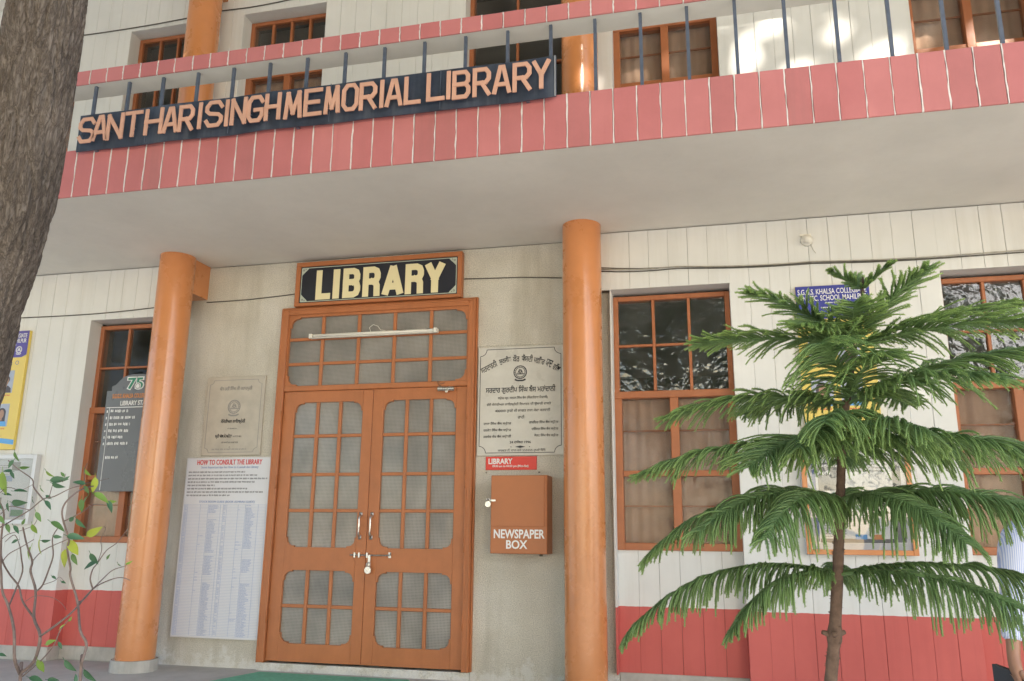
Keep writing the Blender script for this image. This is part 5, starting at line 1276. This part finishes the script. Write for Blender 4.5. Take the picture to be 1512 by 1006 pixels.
for s in (-1, 1):
    addc(0, [(W(s*.095,0,.86),.092),(W(s*.10,-.01,.50),.058),(W(s*.10,.01,.46),.054),(W(s*.105,.02,.12),.038),(W(s*.105,.01,.06),.038),(W(s*.115,-.14,.035),.032)])
    hx = s*.300
    w_ = addc(2, [(W(s*.15,0,1.395),.050),(W(s*.205,0,1.34),.044),(W(s*.245,.02,1.15),.040),(W(s*.275,.0,1.0),.034),(W(hx,-.04,.87),.026),(W(hx-s*.0,-.055,.83),(.018,.034))])
    for q, (dy, ll) in enumerate(((-.030,.070),(-.010,.078),(.010,.074),(.028,.060))):
        b0 = W(hx+s*.004, -.062+dy, .79); b1 = W(hx-s*.012, -.075+dy, .79-ll*.5); b2 = W(hx-s*.040, -.080+dy, .79-ll*.72)
        addc(w_, [(b0,.0105),(b1,.0095),(b2,.008)])
    addc(w_, [(W(hx-s*.012,-.095,.81),.011),(W(hx-s*.028,-.115,.775),.0095),(W(hx-s*.04,-.118,.75),.008)])
skin_obj('body', J, E_, MAT['skin'], PN, PO)
SHM = paint('striped_shirt', (.40,.48,.74), .7, .04, 4, .2, 90, .2)
nt = SHM.node_tree; b = nt.nodes['Principled BSDF']; v = coords(nt, 'World', (1,1,.06))
wv = N(nt, 'ShaderNodeTexWave', wave_type='BANDS', bands_direction='X', Scale=42.0, Distortion=.5); nt.links.new(v, wv.inputs['Vector'])
nt.links.new(ramp(nt, wv.outputs[1], [(.25, (.42,.50,.76)), (.6, (.72,.76,.88))]), b.inputs['Base Color'])
JS = [(W(0,0,.90),(.175,.125)),(W(0,.01,1.10),(.165,.12)),(W(0,.01,1.30),(.185,.125)),(W(0,.01,1.42),(.15,.10)),(W(0,.0,1.49),.070)]
ES = [(i,i+1) for i in range(4)]
for s in (-1, 1):
    k = 2
    for j in [(W(s*.14,0,1.415),.085),(W(s*.205,0,1.37),.084),(W(s*.232,0,1.30),.074),(W(s*.240,.02,1.22),.066),(W(s*.245,.022,1.15),.060),(W(s*.272,.005,1.02),.050),(W(s*.292,-.025,.93),.044)]:
        JS.append(j); ES.append((k, len(JS)-1)); k = len(JS)-1
skin_obj('shirt', JS, ES, SHM, PN, PO)
JT = [(W(0,0,.97),(.155,.115)),(W(0,0,.88),(.165,.12))]; ET = [(0,1)]
for s in (-1, 1):
    k = 1
    for j in [(W(s*.095,0,.80),.108),(W(s*.10,0,.48),.078),(W(s*.105,.015,.08),.064)]: JT.append(j); ET.append((k, len(JT)-1)); k = len(JT)-1
skin_obj('trousers', JT, ET, MAT['trousers'], PN, PO)
for s in (-1, 1): skin_obj('shoe', [(W(s*.105,.04,.045),(.045,.045)),(W(s*.11,-.06,.04),(.046,.036)),(W(s*.118,-.17,.03),(.036,.026))], [(0,1),(1,2)], MAT['rubble'], PN, PO)
skin_obj('hair', [(W(0,.015,1.74),(.080,.092)),(W(0,.035,1.66),(.080,.070)),(W(0,.045,1.59),(.06,.045))], [(0,1),(1,2)], MAT['hair'], PN, PO)
fc = MB()
for s in (-1, 1): fc.add([(W(s*.03+dx,-.100,1.675+dz)) for dx, dz in ((-.014,0),(0,-.006),(.014,0),(0,.006))], [(0,1,2,3)])
fc.build('eyes', MAT['ink_white'], PN)
MB().box(PX-.022, PX+.022, PY-.103, PY-.090, GZ+1.592, GZ+1.599).build('mouth', MAT['box_paint'], PN)
for s in (-1, 1): MB().tube([W(s*.074,.0,1.67),W(s*.080,.005,1.65),W(s*.074,.0,1.63)], [.010,.014,.008], 8).build('ear', MAT['skin'], PN, True)
MB().tube([W(0,-.098,1.675),W(0,-.118,1.635),W(0,-.10,1.628)], [.008,.014,.010], 8).build('nose', MAT['skin'], PN, True)
fo = MB(); fx, fy, fz = PX-.305, PY-.045, GZ+.765
fo.cbox(-.012, .012, -.075, .075, -.055, .055, .003)
fo.v = [(fx+v_[0]*math.cos(.5)-v_[1]*math.sin(.9), fy+v_[0]*math.sin(.5)+v_[1]*math.cos(.9)*1.0, fz+v_[2]+v_[1]*.25) for v_ in fo.v]
fo = fo.build('folder', MAT['leather']); tag(fo, 'dark flat folder held low in the hand of the person at the right edge', 'folder')
